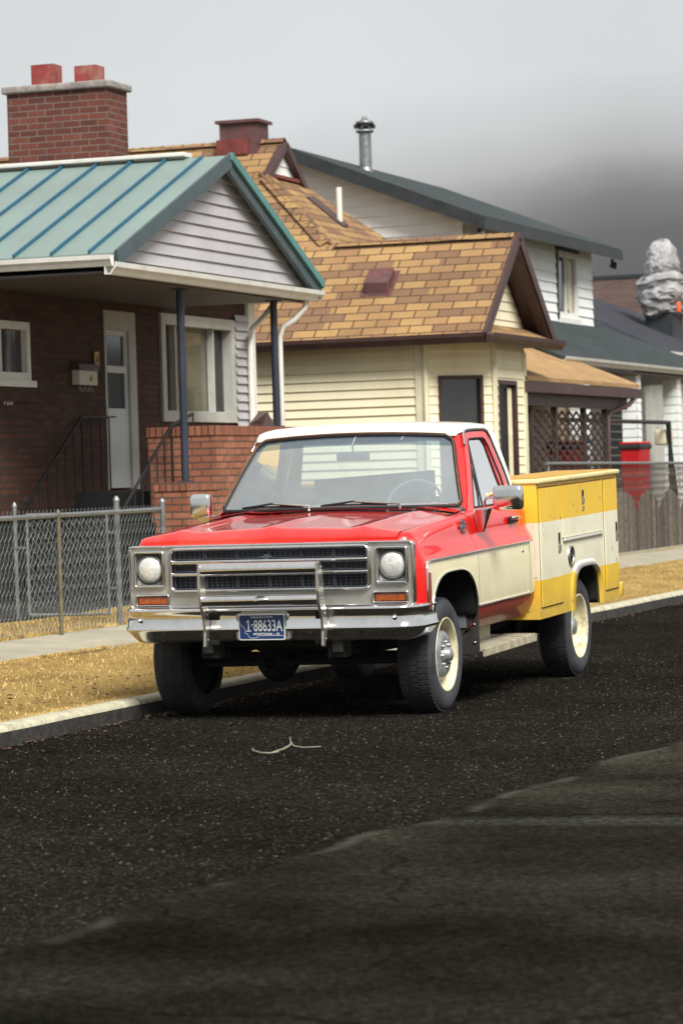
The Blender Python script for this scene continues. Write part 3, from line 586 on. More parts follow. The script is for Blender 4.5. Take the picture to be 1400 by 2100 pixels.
# picture window: grey-white casing, sliding panes, pleated curtain
w = window(H1, PX(XW), 14.13, 16.50, 2.26, 3.53, trim='grey_white_trim', fw=.13, glass='house_glass', mull=(14.66, 15.87), inset=.09, proud=.035)
c = MB(); n = 24; rows = []
for z in (3.40, 2.9, 2.40): rows.append([(XW-.135+.034*math.cos(i*math.pi), 14.72+1.10*i/n, z) for i in range(n+1)])
c.grid(rows, smooth=False); c.build('curtain', 'curtain', w, recalc=False)
c = MB(); c.face([(XW-.26, 15.86, 2.4), (XW-.26, 16.4, 2.4), (XW-.26, 16.4, 3.4), (XW-.26, 15.86, 3.4)]); c.build('dark_blind', 'dark_room', w, recalc=False); c = MB(); c.face([(XW-.26, 14.26, 2.4), (XW-.26, 14.7, 2.4), (XW-.26, 14.7, 3.4), (XW-.26, 14.26, 3.4)]); c.build('dark_blind', 'dark_room', w, recalc=False)
window(H1, PX(XW), 9.2, 10.56, 2.66, 3.28, trim='window_vinyl', fw=.085, mull=(9.9,), inset=.05, sill=.07, name='window')
mb = MB(); mb.box(XW-.02, XW+.035, 9.1, 10.75, 2.44, 2.58); mb.build('brick_sill', 'brown_brick', H1)
# storm door
mb = MB()
fr = PX(XW)
def pbox(mb, fr, u0, u1, z0, z1, o0, o1, m=0):
    P8 = [fr(u, z, o) for o in (o0, o1) for u, z in ((u0, z0), (u1, z0), (u1, z1), (u0, z1))]
    return mb.add(P8, [(0, 3, 2, 1), (4, 5, 6, 7), (0, 1, 5, 4), (1, 2, 6, 5), (2, 3, 7, 6), (3, 0, 4, 7)], m)
pbox(mb, fr, 12.53, 12.58, 1.48, 3.50, -.10, .01); pbox(mb, fr, 13.22, 13.42, 1.48, 3.50, -.10, .01); pbox(mb, fr, 12.58, 13.22, 3.28, 3.50, -.10, .01)
d0 = mb.build('door_frame', 'grey_white_trim', H1, bevel=.006)
mb = MB()
pbox(mb, fr, 12.58, 12.64, 1.50, 3.28, -.06, -.02); pbox(mb, fr, 13.15, 13.22, 1.50, 3.28, -.06, -.02)
pbox(mb, fr, 12.64, 13.15, 1.50, 2.40, -.058, -.022); pbox(mb, fr, 12.64, 13.15, 2.80, 2.88, -.06, -.02); pbox(mb, fr, 12.64, 13.15, 3.22, 3.28, -.06, -.02)
dr = mb.build('door', 'door_white', H1, bevel=.005)
mb = MB(); mb.face([fr(12.64, 2.40, -.045), fr(13.15, 2.40, -.045), fr(13.15, 2.80, -.045), fr(12.64, 2.80, -.045)]); mb.face([fr(12.64, 2.88, -.045), fr(13.15, 2.88, -.045), fr(13.15, 3.22, -.045), fr(12.64, 3.22, -.045)])
mb.build('pane', 'dark_glass', dr, recalc=False)
mb = MB(); mb.tube([fr(12.66, 2.30, .0), fr(12.66, 2.30, .03), fr(12.72, 2.30, .035)], .009, 6); mb.build('handle', 'black_iron', dr)
# white corner board with a strip of lapped siding beside it
mb = MB(); pbox(mb, fr, 16.93, 17.15, 2.2, 3.8, .004, .05); mb.build('corner_board', 'window_vinyl', H1)
mb = MB(); siding(mb, PX(XW+.02), [(16.5, 2.1), (16.93, 2.1), (16.93, 3.6), (16.5, 3.6)], .11, .03); mb.build('siding', 'lilac_siding', H1, recalc=False)
# roof: main slope toward the camera, gable facing the street
RY, RZ, EY, EZ, EY2 = 11.62, 5.02, 8.52, 3.80, 14.42
mb = MB(); slab(mb, [(XP+.12, EY, EZ), (XP+.12, RY, RZ), (-14.4, RY, RZ), (-14.4, EY, EZ)], .05)
slab(mb, [(XP+.12, RY, RZ), (XP+.12, EY2, EZ-.02), (-14.4, EY2, EZ-.02), (-14.4, RY, RZ)], .05)
slab(mb, [(XW+.35, EY2-.1, EZ+.02), (XW+.35, 17.4, 3.84), (-14.4, 17.4, 3.84), (-14.4, EY2-.1, EZ+.02)], .05)
rf = mb.build('roof', 'roof_metal', H1)
mb = MB(); sl = (RZ-EZ)/(RY-EY)
x = -5.27
while x > -14.3:
    bar(mb, (x, EY-.01, EZ+.02-.01*sl), (x, RY-.05, RZ+.02-.05*sl), .019, .034); x -= .405
mb.build('roof_seam', 'roof_rib', rf)
mb = MB(); bar(mb, (-5.45, RY, RZ+.035), (-14.4, RY, RZ+.035), .22, .045); mb.build('ridge_cap', 'white_trim', rf, bevel=.01)
mb = MB()      # grey rake board on the near slope, green cap on the far slope
bar(mb, (XP+.13, EY-.02, EZ-.055), (XP+.13, RY, RZ-.055), .03, .15); mb.build('rake_board', 'roof_trim_grey', rf)
mb = MB(); bar(mb, (XP+.135, RY, RZ-.01), (XP+.135, EY2+.02, EZ-.03), .05, .085); mb.build('rake_cap', 'roof_trim_green', rf)
mb = MB(); bar(mb, (XP+.10, RY, RZ-.115), (XP+.10, EY2-.02, EZ-.13), .05, .13); mb.build('rake_board', 'roof_trim_grey', rf)
mb = MB(); siding(mb, PX(XP-.02), [(EY+.15, 3.70), (EY2-.15, 3.70), (RY, RZ-.05)], .125, .022); mb.build('gable_siding', 'lilac_siding', H1, recalc=False)
def gutter(name, a, b, parent, mat='white_trim', w=.11, h=.11, out=(1, 0, 0), ends=True):
    a, b, out = Vector(a), Vector(b), Vector(out); prof = [(0, h), (0, 0), (w*.55, 0), (w*.75, h*.35), (w*.95, h*.6), (w, h), (w*.9, h), (w*.86, h*.7), (w*.62, h*.38), (w*.5, .012), (.012, .012), (.012, h)]
    mb = MB(); rows = [[p+out*q[0]+Vector((0, 0, q[1])) for q in prof] for p in (a, b)]
    mb.grid(rows, 0, False, close=True); mb.face(rows[0]); mb.face(rows[1][::-1]); return mb.build(name, mat, parent)
gutter('gutter', (XP+.02, EY-.08, 3.585), (XP+.02, EY2+.05, 3.585), H1, w=.13, h=.12)
gutter('gutter', (XP+.10, EY-.02, 3.665), (-14.4, EY-.02, 3.665), H1, out=(0, -1, 0), h=.11)
mb = MB()
for i in range(14): mb.box(XW-.3, XP+.02, EY-.01+.42*i, EY-.01+.42*i+.41, 3.60, 3.625)
mb.build('soffit', 'soffit', H1)
mb = MB(); mb.box(XP-.12, XP-.02, EY+.05, EY2-.05, 3.57, 3.60); mb.build('porch_beam', 'soffit', H1)
# porch floor, stairs, parapets
mb = MB(); mb.box(XW+.002, -5.42, 11.60, 13.7, .3, 1.46)
for i in range(6): mb.box(XW+.002, -5.50, 10.02+.265*i, 11.598, .3+.16*i*1.0, .46+.165*i)
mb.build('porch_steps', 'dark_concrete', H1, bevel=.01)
mb = MB(); mb.box(XP-.36, XP, 10.44, 11.28, .25, 1.45); mb.box(XP-.78, XP, 11.29, 11.58, .25, 2.03); mb.box(XP-.30, XP, 11.585, 13.86, .25, 2.03)
mb.build('porch_parapet', 'orange_brick', H1)
mb = MB(); mb.box(XP-.37, XP+.012, 10.425, 11.28, 1.452, 1.545); mb.box(XP-.79, XP+.012, 11.275, 11.59, 2.032, 2.135); mb.box(XP-.31, XP+.012, 11.595, 13.875, 2.032, 2.135)
mb.build('parapet_coping', 'soldier_brick', H1, bevel=.006)
for y, z0 in ((10.80, 1.545), (13.58, 2.135)):
    mb = MB(); mb.tube([(XP-.16, y, z0), (XP-.16, y, 3.57)], .042, 14); mb.box(XP-.23, XP-.09, y-.07, y+.07, z0, z0+.015); mb.box(XP-.23, XP-.09, y-.07, y+.07, 3.555, 3.57); mb.build('porch_post', 'porch_post_paint', H1)
def railing(x, pts, spacing=.13, base=lambda y: 1.0):
    mb = MB(); mb.tube(pts, .017, 6)
    for (a, b) in zip(pts, pts[1:]):
        n = max(1, int(abs(b[1]-a[1])/spacing))
        for i in range(n+1):
            t = i/n; y = a[1]+(b[1]-a[1])*t; z = a[2]+(b[2]-a[2])*t; mb.tube([(x, y, z), (x, y, base(y))], .009 if i else .014, 5)
    return mb.build('stair_railing', 'black_iron', H1)
stz = lambda y: .46+.62*max(0, min(1.6, y-10.02))+.02
railing(-6.78, [(-6.78, 9.98, 1.28), (-6.78, 11.60, 2.29), (-6.78, 12.33, 2.29)], .22, stz)
railing(-5.56, [(-5.56, 9.72, 1.22), (-5.56, 11.18, 2.15), (-5.56, 11.80, 2.28)], .20, stz)
mb = MB(); mb.box(-5.30, -5.16, 12.86, 13.16, 2.14, 2.19); mb.add([(-5.32, 12.80, 2.14), (-5.14, 12.80, 2.14), (-5.14, 13.2, 2.14), (-5.32, 13.2, 2.14), (-5.26, 13.0, 2.30), (-5.18, 13.08, 2.30)], [(0, 1, 5, 4), (2, 3, 4, 5), (1, 2, 5), (3, 0, 4)])
tag(mb.build('broken_pot', 'brown_trim'), 'small dark brown wedge shaped object on the porch wall by the second post', 'ornament')
def downspout(pts, parent, mat='white_trim', r=.038):
    mb = MB(); mb.tube(pts, r, 8, smooth=True, sy=.8); return mb.build('downspout', mat, parent)
downspout([(XP+.02, 14.15, 3.60), (XP+.02, 14.13, 3.50), (XP-.06, 13.98, 3.36), (XP-.14, 13.82, 3.28), (XP-.16, 13.76, 3.16), (XP-.16, 13.76, 2.14)], H1)
downspout([(-5.5, 14.3, 3.60), (-5.6, 14.32, 3.50), (-6.6, 16.4, 3.42), (XW+.09, 16.86, 3.36), (XW+.09, 16.86, 3.22), (XW+.09, 16.86, 1.3)], H1)
# chimney of the brick house (part of the house)
mb = MB(); mb.box(-8.22, -6.97, 13.0, 13.56, 4.3, 6.04); ch = mb.build('chimney', 'chimney_brick', H1)
mb = MB(); mb.bbox(-8.27, -6.92, 12.95, 13.61, 6.04, 6.125, .02); mb.build('chimney_cap', 'chimney_cap', ch)
for x0, x1, h in ((-7.98, -7.70, 6.38), (-7.44, -7.17, 6.33)):
    mb = MB()
    y0, y1 = 13.16, 13.40
    for q in ((x0, x1, y0, y0+.03), (x0, x1, y1-.03, y1), (x0, x0+.03, y0+.03, y1-.03), (x1-.03, x1, y0+.03, y1-.03)): mb.box(q[0], q[1], q[2], q[3], 6.12, h)
    mb.build('flue_pot', 'flue_red', ch)
# things on the wall
mb = MB(); mb.box(XW+.01, XW+.10, 11.62, 12.10, 2.64, 2.80); mb.prism([(XW+.01, 2.80), (XW+.12, 2.80), (XW+.10, 2.87), (XW+.01, 2.90)], 'y', 11.60, 12.12, 1)
for y in (11.72, 11.86, 12.0): mb.tube([(XW+.05, y, 2.64), (XW+.06, y, 2.58), (XW+.09, y, 2.57), (XW+.09, y, 2.61)], .006, 5, 2)
mb.lathe([(.0, .035), (.012, .035), (.016, .0)], (XW+.10, 11.93, 2.72), 'x', 16, 3)
tag(mb.build('mailbox', ['mail_white', 'brown_trim', 'grey_white_trim', 'brass'], bevel=.006), 'white wall mailbox with dark lid on the brick wall beside the door', 'mailbox')
mb = MB(); mb.bbox(XW+.004, XW+.035, 12.20, 12.31, 2.86, 3.02, .008); mb.box(XW+.035, XW+.04, 12.235, 12.275, 2.90, 2.98, 1)
tag(mb.build('doorbell', ['brass', 'brown_trim']), 'small brass doorbell plate between mailbox and door', 'doorbell')
mb = MB(); mb.bbox(XW+.002, XW+.025, 9.78, 10.12, 2.38, 2.52, .006)
pl = tag(mb.build('house_number', 'brown_brick'), 'small brown house number plaque reading 928 under the left window', 'house number')
vs, fs = text_mesh('928', .24, .10, .012); mb = MB(); mb.add([(XW+.029, 9.95+v[0], 2.45+v[2]) for v in vs], fs); mb.build('numerals', 'grey_white_trim', pl, recalc=False)
# ------------------------------------------------------------------ second house: cream siding, brown shingles
H2 = thing('cream_house', 'cream sided house with brown shingle roofs and bay window end', 'house', (-8, 20, .4))
YW = 19.8; XB = -4.75
win_h = [(19.98, 20.36, 1.9, 2.72)]
mb = MB(); siding(mb, PY(YW), [(-14, .5), (-5.45, .5), (-5.45, 3.40), (-14, 3.40)], .118, .024); mb.build('siding', 'cream_siding', H2, recalc=False)
# slanted wall of the bay
dv = Vector((XB+5.45, 20.5-YW, 0)); Ld = dv.length; dv.normalize(); nv = Vector((dv.y, -dv.x, 0))
def PD(u, z, o=0.0): p = Vector((-5.45, YW, 0))+dv*u+nv*o; return (p.x, p.y, z)
mb = MB(); siding(mb, PD, [(0, .5), (Ld, .5), (Ld, 3.40), (0, 3.40)], .118, .016, holes=[(.16, .84, 1.2, 2.86)]); siding(mb, PX(XB), [(20.5, .5), (22.05, .5), (22.05, 3.40), (20.5, 3.40)], .118, .016, holes=[(20.72, 21.62, .9, 2.80)])
mb.face([(XB, 22.05, .5), (XB-3, 22.05, .5), (XB-3, 22.05, 3.4), (XB, 22.05, 3.4)]); mb.build('bay_siding', 'cream_siding', H2, recalc=False)
w = window(H2, PD, .16, .84, 1.2, 2.86, trim='brown_trim', fw=.05, inset=.04, hmull=(2.0,), glass='bay_glass')
mb = MB(); mb.face([PD(.16, 1.2, -.12), PD(.84, 1.2, -.12), PD(.84, 2.86, -.12), PD(.16, 2.86, -.12)]); mb.build('dark_blind', 'blind_brown', w, recalc=False)
w = window(H2, PX(XB), 20.72, 21.62, .9, 2.80, trim='brown_trim', fw=.06, inset=.05)
mb = MB(); n = 12; mb.grid([[(XB-.035+.008*math.cos(i*math.pi), 21.28+.2*i/n, z) for i in range(n+1)] for z in (2.7, 1.0)], smooth=False); mb.build('curtain', 'curtain', w, recalc=False)
mb = MB()
for u in (-.02, Ld+.02):
    p = PD(u, 0); mb.tube([(p[0]+.0, p[1], .5), (p[0], p[1], 3.4)], .05, 6, smooth=False)
pbox(mb, PX(XB), 21.93, 22.07, .5, 3.2, 0, .03); pbox(mb, PY(YW), -5.60, -5.47, .5, 3.4, .017, .035)
mb.build('corner_board', 'cream_trim', H2)
# roofs
mb = MB(); s2 = (4.77-3.38)/1.7
slab(mb, [(-4.55, 19.5, 3.38), (-4.55, 21.2, 4.77), (-9.6, 21.2, 4.77), (-9.6, 19.5, 3.38)], .06)
slab(mb, [(-4.55, 21.2, 4.77), (-4.55, 22.9, 3.38), (-9.6, 22.9, 3.38), (-9.6, 21.2, 4.77)], .06)
# main body: ridge parallel to the wing, small gable at the street end over a hipped face
sm = (6.53-3.38)/(23.4-19.5)
def zm(y): return 3.38+sm*(y-19.5) if y < 23.4 else 3.38+sm*(27.3-y)
gx = -8.72; gy0, gy1 = 22.68, 24.12; gz = zm(22.68)
hx = gx+1.55; hz = gz-1.55*sm
slab(mb, [(-16, 19.5, 3.382), (-9.0, 19.5, 3.382), (hx+.9*0, 22.68-1.55, hz), (gx, gy0, gz), (gx+.02, 23.4, 6.53), (-16, 23.4, 6.53)], .06)
slab(mb, [(gx+.02, 23.4, 6.53), (gx, gy1, gz), (hx, 24.12+1.55, hz), (hx, 27.3, 3.38), (-16, 27.3, 3.38), (-16, 23.4, 6.53)], .06)
slab(mb, [(gx-.1, gy0-.02, gz+.08), (hx+.5, gy0-2.05, hz-.42), (hx+.5, gy1+2.05, hz-.42), (gx-.1, gy1+.02, gz+.08)], .06)
rf = mb.build('roof', 'brown_shingles', H2)
# shingle caps along hip and ridges
mb = MB()
def caps(a, b, w=.22, st=.16):
    a, b = Vector(a), Vector(b); L = (b-a).length; d = (b-a).normalized(); s = d.cross(Vector((0, 0, 1))).normalized(); n = int(L/st)
    for i in range(n):
        p, q = a+d*(i*st), a+d*((i+1)*st+.03); e = .010; dz = -.06
        mb.face([p+s*w/2+Vector((0, 0, dz+e)), p+Vector((0, 0, e+.01)), q+Vector((0, 0, .008)), q+s*w/2+Vector((0, 0, dz+.006))]); mb.face([p+Vector((0, 0, e+.01)), p-s*w/2+Vector((0, 0, dz+e)), q-s*w/2+Vector((0, 0, dz+.006)), q+Vector((0, 0, .008))])
caps((-4.58, 21.2, 4.79), (-7.2, 21.2, 4.79)); mb.build('ridge_shingles', 'brown_shingles', rf, recalc=False); mb = MB(); caps((hx-.12, gy0-1.43, hz+.12), (gx, gy0, gz+.05), .26); mb.build('ridge_shingles', 'brown_shingles', rf, recalc=False); mb = MB(); caps((gx+.05, 23.4, 6.55), (-16, 23.4, 6.55))
mb.build('ridge_shingles', 'brown_shingles', rf, recalc=False)
mb = MB(); siding(mb, PX(gx-.03), [(gy0+.02, gz-.02), (gy1-.02, gz-.02), (23.4, 6.44)], .15, .015); mb.build('gable_siding', 'white_siding', H2, recalc=False)
mb = MB()
bar(mb, (gx+.03, gy0-.03, gz-.03), (gx+.03, 23.4, 6.46), .12, .10); bar(mb, (gx+.03, 23.4, 6.46), (gx+.03, gy1+.1, gz-.10), .12, .10)
mb.build('gable_trim', 'brown_trim', rf)
mb = MB(); bar(mb, (gx+.02, gy0+.05, gz+.02), (gx+.02, gy1, gz+.02), .10, .05); mb.build('flashing', 'red_flashing', rf)
# wing gable facing the street: brown rakes, siding triangle set back, little shingled skirt
mb = MB()
bar(mb, (-4.53, 19.47, 3.33), (-4.53, 21.2, 4.75), .05, .14); bar(mb, (-4.53, 21.2, 4.75), (-4.53, 22.93, 3.33), .05, .15)
bar(mb, (-4.60, 21.2, 4.66), (-4.60, 22.86, 3.30), .12, .10)
mb.build('rake_board', 'brown_trim', rf)
mb = MB(); mb.face([(-4.56, 21.2, 4.70), (-4.56, 22.85, 3.36), (-4.98, 22.85, 3.36), (-4.98, 21.2, 4.70)]); mb.face([(-4.56, 21.2, 4.70), (-4.56, 19.56, 3.36), (-4.98, 19.56, 3.36), (-4.98, 21.2, 4.70)]); mb.build('rake_soffit', 'brown_trim', rf, recalc=False)
mb = MB(); siding(mb, PX(-4.88), [(19.7, 3.40), (22.7, 3.40), (21.2, 4.62)], .13, .015); mb.build('gable_siding', 'cream_siding', H2, recalc=False)
mb = MB(); slab(mb, [(-4.50, 19.5, 3.385), (-4.50, 22.9, 3.385), (-4.92, 22.62, 3.58), (-4.92, 19.80, 3.58)], .02); mb.build('skirt_roof', 'brown_shingles', H2)
mb = MB(); mb.face([(-4.6, 19.6, 3.29), (-14, 19.6, 3.29), (-14, 20.2, 3.29), (-4.6, 20.2, 3.29)]); mb.face([(-4.6, 20.2, 3.29), (-4.6, 22.8, 3.29), (-5.6, 22.8, 3.29), (-5.6, 20.2, 3.29)]); mb.build('soffit', 'brown_trim', H2, recalc=False)
gutter('gutter', (-4.52, 19.5, 3.255), (-14, 19.5, 3.255), H2, 'brown_trim', out=(0, -1, 0), w=.12, h=.13)
gutter('gutter', (-4.50, 19.42, 3.245), (-4.50, 22.95, 3.245), H2, 'brown_trim', out=(1, 0, 0), w=.12, h=.13)
# roof furniture
mb = MB(); sl2 = s2
def on2(x, y, dz=0): return (x, y, 3.38+s2*(y-19.5)+dz)
mb.add([on2(-6.50, 20.22, .01), on2(-6.05, 20.22, .01), on2(-6.05, 20.66, .01), on2(-6.50, 20.66, .01)], [(0, 1, 2, 3)], 0)
a, b_, c_, d_ = on2(-6.45, 20.26), on2(-6.10, 20.26), on2(-6.10, 20.58), on2(-6.45, 20.58)
mb.add([a, b_, c_, d_, (a[0], a[1]-.02, a[2]+.16), (b_[0], b_[1]-.02, b_[2]+.16), (c_[0], c_[1]-.05, c_[2]+.11), (d_[0], d_[1]-.05, d_[2]+.11)], [(0, 3, 2, 1), (4, 5, 6, 7), (0, 1, 5, 4), (1, 2, 6, 5), (2, 3, 7, 6), (3, 0, 4, 7)], 0)
mb.build('roof_vent', 'oxide_metal', rf, bevel=.012)
def onh(x, y, dz=0): return (x, y, gz+.08-(x-(gx-.1))*((.08+.42+1.55*sm)/(1.55+.6))+dz)
mb = MB(); A, B, C, D = onh(-8.36, 23.42, .03), onh(-7.80, 23.36, .03), onh(-7.80, 23.62, .06), onh(-8.36, 23.74, .06)
slab(mb, [A, B, C, D], .05); mb.build('skylight', 'brown_trim', rf)
mb = MB(); p0 = onh(-7.90, 23.52); mb.tube([(p0[0], p0[1], p0[2]-.05), (p0[0], p0[1], p0[2]+.52)], .045, 12); mb.build('vent_pipe', 'white_trim', rf)
mb = MB(); mb.box(-9.60, -9.02, 23.15, 23.65, 6.15, 6.80); c2 = mb.build('chimney', 'oxide_metal', rf)
mb = MB(); mb.box(-9.65, -8.97, 23.10, 23.70, 6.80, 6.845); mb.build('chimney_cap', 'oxide_metal', c2)
mb = MB(); mb.box(-9.64, -9.15, 23.10, 23.16, 6.33, 6.56); mb.build('flashing', 'red_flashing', c2)
# porch with lattice at the side of the bay
mb = MB(); slab(mb, [(-4.72, 22.0, 2.88), (-4.72, 28.6, 2.88), (-6.25, 28.6, 3.52), (-6.25, 22.0, 3.52)], .06); mb.build('porch_roof', 'tan_shingles', H2)
mb = MB(); mb.box(-4.80, -4.70, 21.95, 28.65, 2.66, 2.81); mb.box(-6.2, -4.80, 28.5, 28.6, 2.66, 2.81); mb.box(-4.95, -4.85, 22.05, 28.3, 2.48, 2.66); mb.face([(-4.8, 22.06, 2.66), (-6.25, 22.06, 2.66), (-6.25, 22.06, 3.46), (-4.8, 22.06, 2.86)])
mb.build('porch_fascia', 'brown_trim', H2)
mb = MB(); siding(mb, PY(22.9), [(-7.8, .4), (-4.95, .4), (-4.95, 2.6), (-7.8, 2.6)], .118, .016); siding(mb, PX(-6.2), [(22.9, .4), (30, .4), (30, 3.4), (22.9, 3.4)], .118, .016); mb.build('porch_siding', 'beige_siding', H2, recalc=False)
mb = MB(); mb.box(-9, -6.25, 22.2, 30, .4, 3.3); mb.build('rear_wing', 'beige_siding', H2)
for y in (22.95, 24.25, 25.9, 27.2):
    mb = MB(); mb.box(-4.98, -4.90, y-.04, y+.04, .4, 2.50); mb.build('porch_post', 'lattice_brown', H2)
for y0, y1 in ((22.97, 24.21), (24.29, 25.86), (25.94, 27.16)):
    mb = MB(); z0, z1 = 1.05, 2.42; KS = 2.6; st = .155*KS; L = (y1-y0); Hh = (z1-z0)*KS; k = -Hh
    for dx, sg in ((.0, 1), (.012, -1)):
        k = -Hh
        while k < L:
            # line u = k + t, z = t  clipped to the panel
            t0, t1 = max(0, -k), min(Hh, L-k)
            if t1-t0 > .03:
                a = (y0+k+t0, z0+t0/KS) if sg > 0 else (y1-(k+t0), z0+t0/KS); b_ = (y0+k+t1, z0+t1/KS) if sg > 0 else (y1-(k+t1), z0+t1/KS)
                bar(mb, (-4.94+dx, a[0], a[1]), (-4.94+dx, b_[0], b_[1]), .012, .040)
            k += st
    mb.build('lattice', 'lattice_brown', H2)
downspout([(-4.72, 28.3, 2.68), (-4.75, 28.0, 2.55), (-4.9, 27.3, 2.42), (-4.9, 27.24, 2.3), (-4.9, 27.24, .5)], H2, 'brown_trim', .04)
# ------------------------------------------------------------------ third house: white siding, two storeys
H3 = thing('white_house', 'white two storey house with low dark roof behind the brown roofs', 'house', (-10, 30, .4))
XF, YF = -7.5, 28.4
def rz3(x): return 5.80+(-7.5-x)*.40
mb = MB(); siding(mb, PY(YF), [(-15.8, 3.4), (XF, 3.4), (XF, 5.78), (-10.5, rz3(-10.5)-.02), (-13.2, 5.90), (-15.8, 4.9)], .175, .026)
siding(mb, PX(XF), [(YF, 3.2), (36.5, 3.2), (36.5, 5.80), (YF, 5.80)], .175, .024, holes=[(34.05, 35.45, 4.30, 5.50)])
mb.face([(XF, 36.5, 3.2), (-15.8, 36.5, 3.2), (-15.8, 36.5, 4.7), (-10.5, 36.5, 6.9), (XF, 36.5, 5.7)])
mb.build('siding', 'white_siding', H3, recalc=False)
w = window(H3, PX(XF), 34.05, 35.45, 4.30, 5.50, trim='window_vinyl', fw=.10, inset=.05, mull=(34.72,), glass='dark_glass', sill=.10)
mb = MB(); pbox(mb, PX(XF), 33.97, 34.05, 4.26, 5.56, 0, .04); pbox(mb, PX(XF), 34.05, 35.5, 5.5, 5.56, 0, .04); mb.build('casing', 'dark_fascia', w)
mb = MB(); mb.grid([[(XF-.045, 34.9+.35*i/6, 5.38-k*.9-.15*(i/6)*k) for i in range(7)] for k in (0, 1)], smooth=False); mb.build('curtain', 'curtain', w, recalc=False)
mb = MB(); zr = rz3(-10.5)+.02
slab(mb, [(-7.05, 28.0, 5.66), (-7.05, 37.0, 5.66), (-10.5, 37.0, zr), (-10.5, 28.0, zr)], .07)
slab(mb, [(-10.5, 28.0, zr), (-10.5, 37.0, zr), (-16.2, 37.0, 4.7), (-16.2, 28.0, 4.7)], .07)
rf = mb.build('roof', 'slate_shingles', H3)
mb = MB(); bar(mb, (-7.02, 27.98, 5.54), (-10.5, 27.98, zr-.10), .05, .20); bar(mb, (-10.5, 27.98, zr-.10), (-16.2, 27.98, 4.58), .05, .20); mb.box(-7.06, -7.02, 27.98, 37.02, 5.46, 5.63); mb.build('fascia', 'dark_fascia', rf)
mb = MB(); mb.face([(-7.06, 28, 5.50), (-7.5, 28, 5.62), (-7.5, 37, 5.62), (-7.06, 37, 5.50)]); mb.face([(-7.06, 28.0, 5.5), (-10.5, 28.0, zr-.12), (-10.5, 28.42, zr-.12), (-7.06, 28.42, 5.5)]); mb.build('soffit', 'dark_fascia', rf, recalc=False)
mb = MB(); cx, cy = -10.0, 31.0
mb.lathe([(6.3-7, .105), (7.45-7, .105)], (cx, cy, 7), 'z', 20, 0); mb.lathe([(6.72-7, .15), (6.86-7, .11)], (cx, cy, 7), 'z', 20, 0)
mb.lathe([(.45, .11), (.46, .15), (.50, .155), (.51, .10), (.60, .10), (.61, .155), (.65, .15), (.66, .08), (.74, .03)], (cx, cy, 7), 'z', 20, 1)
for a in range(4):
    q = a*math.pi/2+.5; mb.box(cx+.13*math.cos(q)-.045, cx+.13*math.cos(q)+.045, cy+.13*math.sin(q)-.045, cy+.13*math.sin(q)+.045, 7.53, 7.60, 2)
mb.build('flue', ['galvanised', 'galvanised', 'black_iron'], rf)
for y in (28.3, 36.9):
    mb = MB(); mb.tube([(-7.2, y, 5.48), (-7.2, y, 5.40)], .03, 6, 1); mb.lathe([(-.05, .02), (0, .06), (.07, .075)], (-7.2, y, 5.36), 'x', 12, 0)
    mb.build('floodlight', ['white_trim' if y < 30 else 'black_iron', 'black_iron'], H3)
# its lower front roof and porch
mb = MB(); slab(mb, [(-5.72, 27.6, 3.36), (-5.72, 40.0, 3.36), (-7.48, 37.4, 4.22), (-7.48, 27.6, 4.22)], .06); slab(mb, [(-5.72, 40.0, 3.358), (-7.5, 40.0, 3.358), (-7.48, 37.42, 4.218)], .05)
mb.build('porch_roof', 'slate_shingles', H3)
gutter('gutter', (-5.74, 27.6, 3.24), (-5.74, 40.0, 3.24), H3, 'grey_white_trim', out=(1, 0, 0))
mb = MB(); siding(mb, PX(-7.4), [(27.8, .4), (40, .4), (40, 3.4), (27.8, 3.4)], .15, .012); mb.box(-13, -7.45, 36.6, 39.9, .4, 3.35); mb.build('porch_siding', 'grey_white_trim', H3, recalc=False)
mb = MB(); mb.box(-7.4, -5.75, 27.6, 40, 3.18, 3.22); mb.build('soffit', 'soffit', H3)
for y in (29.6, 33.1, 36.2, 39.6):
    mb = MB(); siding(mb, PX(-5.84), [(y-.16, .5), (y+.16, .5), (y+.16, 3.2), (y-.16, 3.2)], .15, .012); siding(mb, PY(y-.16), [(-6.1, .5), (-5.84, .5), (-5.84, 3.2), (-6.1, 3.2)], .15, .012); mb.build('porch_column', 'white_siding', H3, recalc=False)
window(H3, PX(-7.39), 30.2, 32.4, 1.3, 2.9, trim='grey_white_trim', fw=.08, inset=.0, mull=(31.3,))
window(H3, PX(-7.39), 36.6, 38.4, 1.2, 2.9, trim='brown_trim', fw=.10, inset=.0, mull=(37.5,))
window(H3, PX(-7.39), 33.5, 35.4, 1.3, 2.95, trim='grey_white_trim', fw=.09, inset=.0, mull=(34.5,))
# ------------------------------------------------------------------ fourth and fifth houses
H4 = thing('grey_roofed_house', 'low house with charcoal roof and white gutter behind the white house', 'house', (-10, 45, .4))
mb = MB(); mb.box(-15, -7.6, 41.3, 51, .4, 3.75); mb.build('wall', 'grey_white_trim', H4)
mb = MB(); slab(mb, [(-7.1, 40.7, 3.86), (-7.1, 51.5, 3.86), (-11.2, 48, 5.75), (-11.2, 43.2, 5.75)], .07); slab(mb, [(-7.1, 40.7, 3.862), (-11.2, 43.2, 5.752), (-15.4, 40.7, 3.862)], .07); slab(mb, [(-11.2, 43.2, 5.751), (-11.2, 48, 5.751), (-15.4, 51.5, 3.861), (-15.4, 40.7, 3.861)], .07); mb.build('roof', 'charcoal_shingles', H4)
gutter('gutter', (-7.12, 40.7, 3.75), (-7.12, 51.5, 3.75), H4, 'white_trim')
window(H4, PX(-7.6), 43, 44.2, 1.6, 3.0, trim='window_vinyl', fw=.07)
H5 = thing('brown_roofed_house', 'distant house with long dark brown roof below the hillside', 'house', (-15, 62, .4))
mb = MB(); mb.box(-30, -9.5, 58.5, 67, .4, 5.0); mb.build('wall', 'beige_siding', H5)
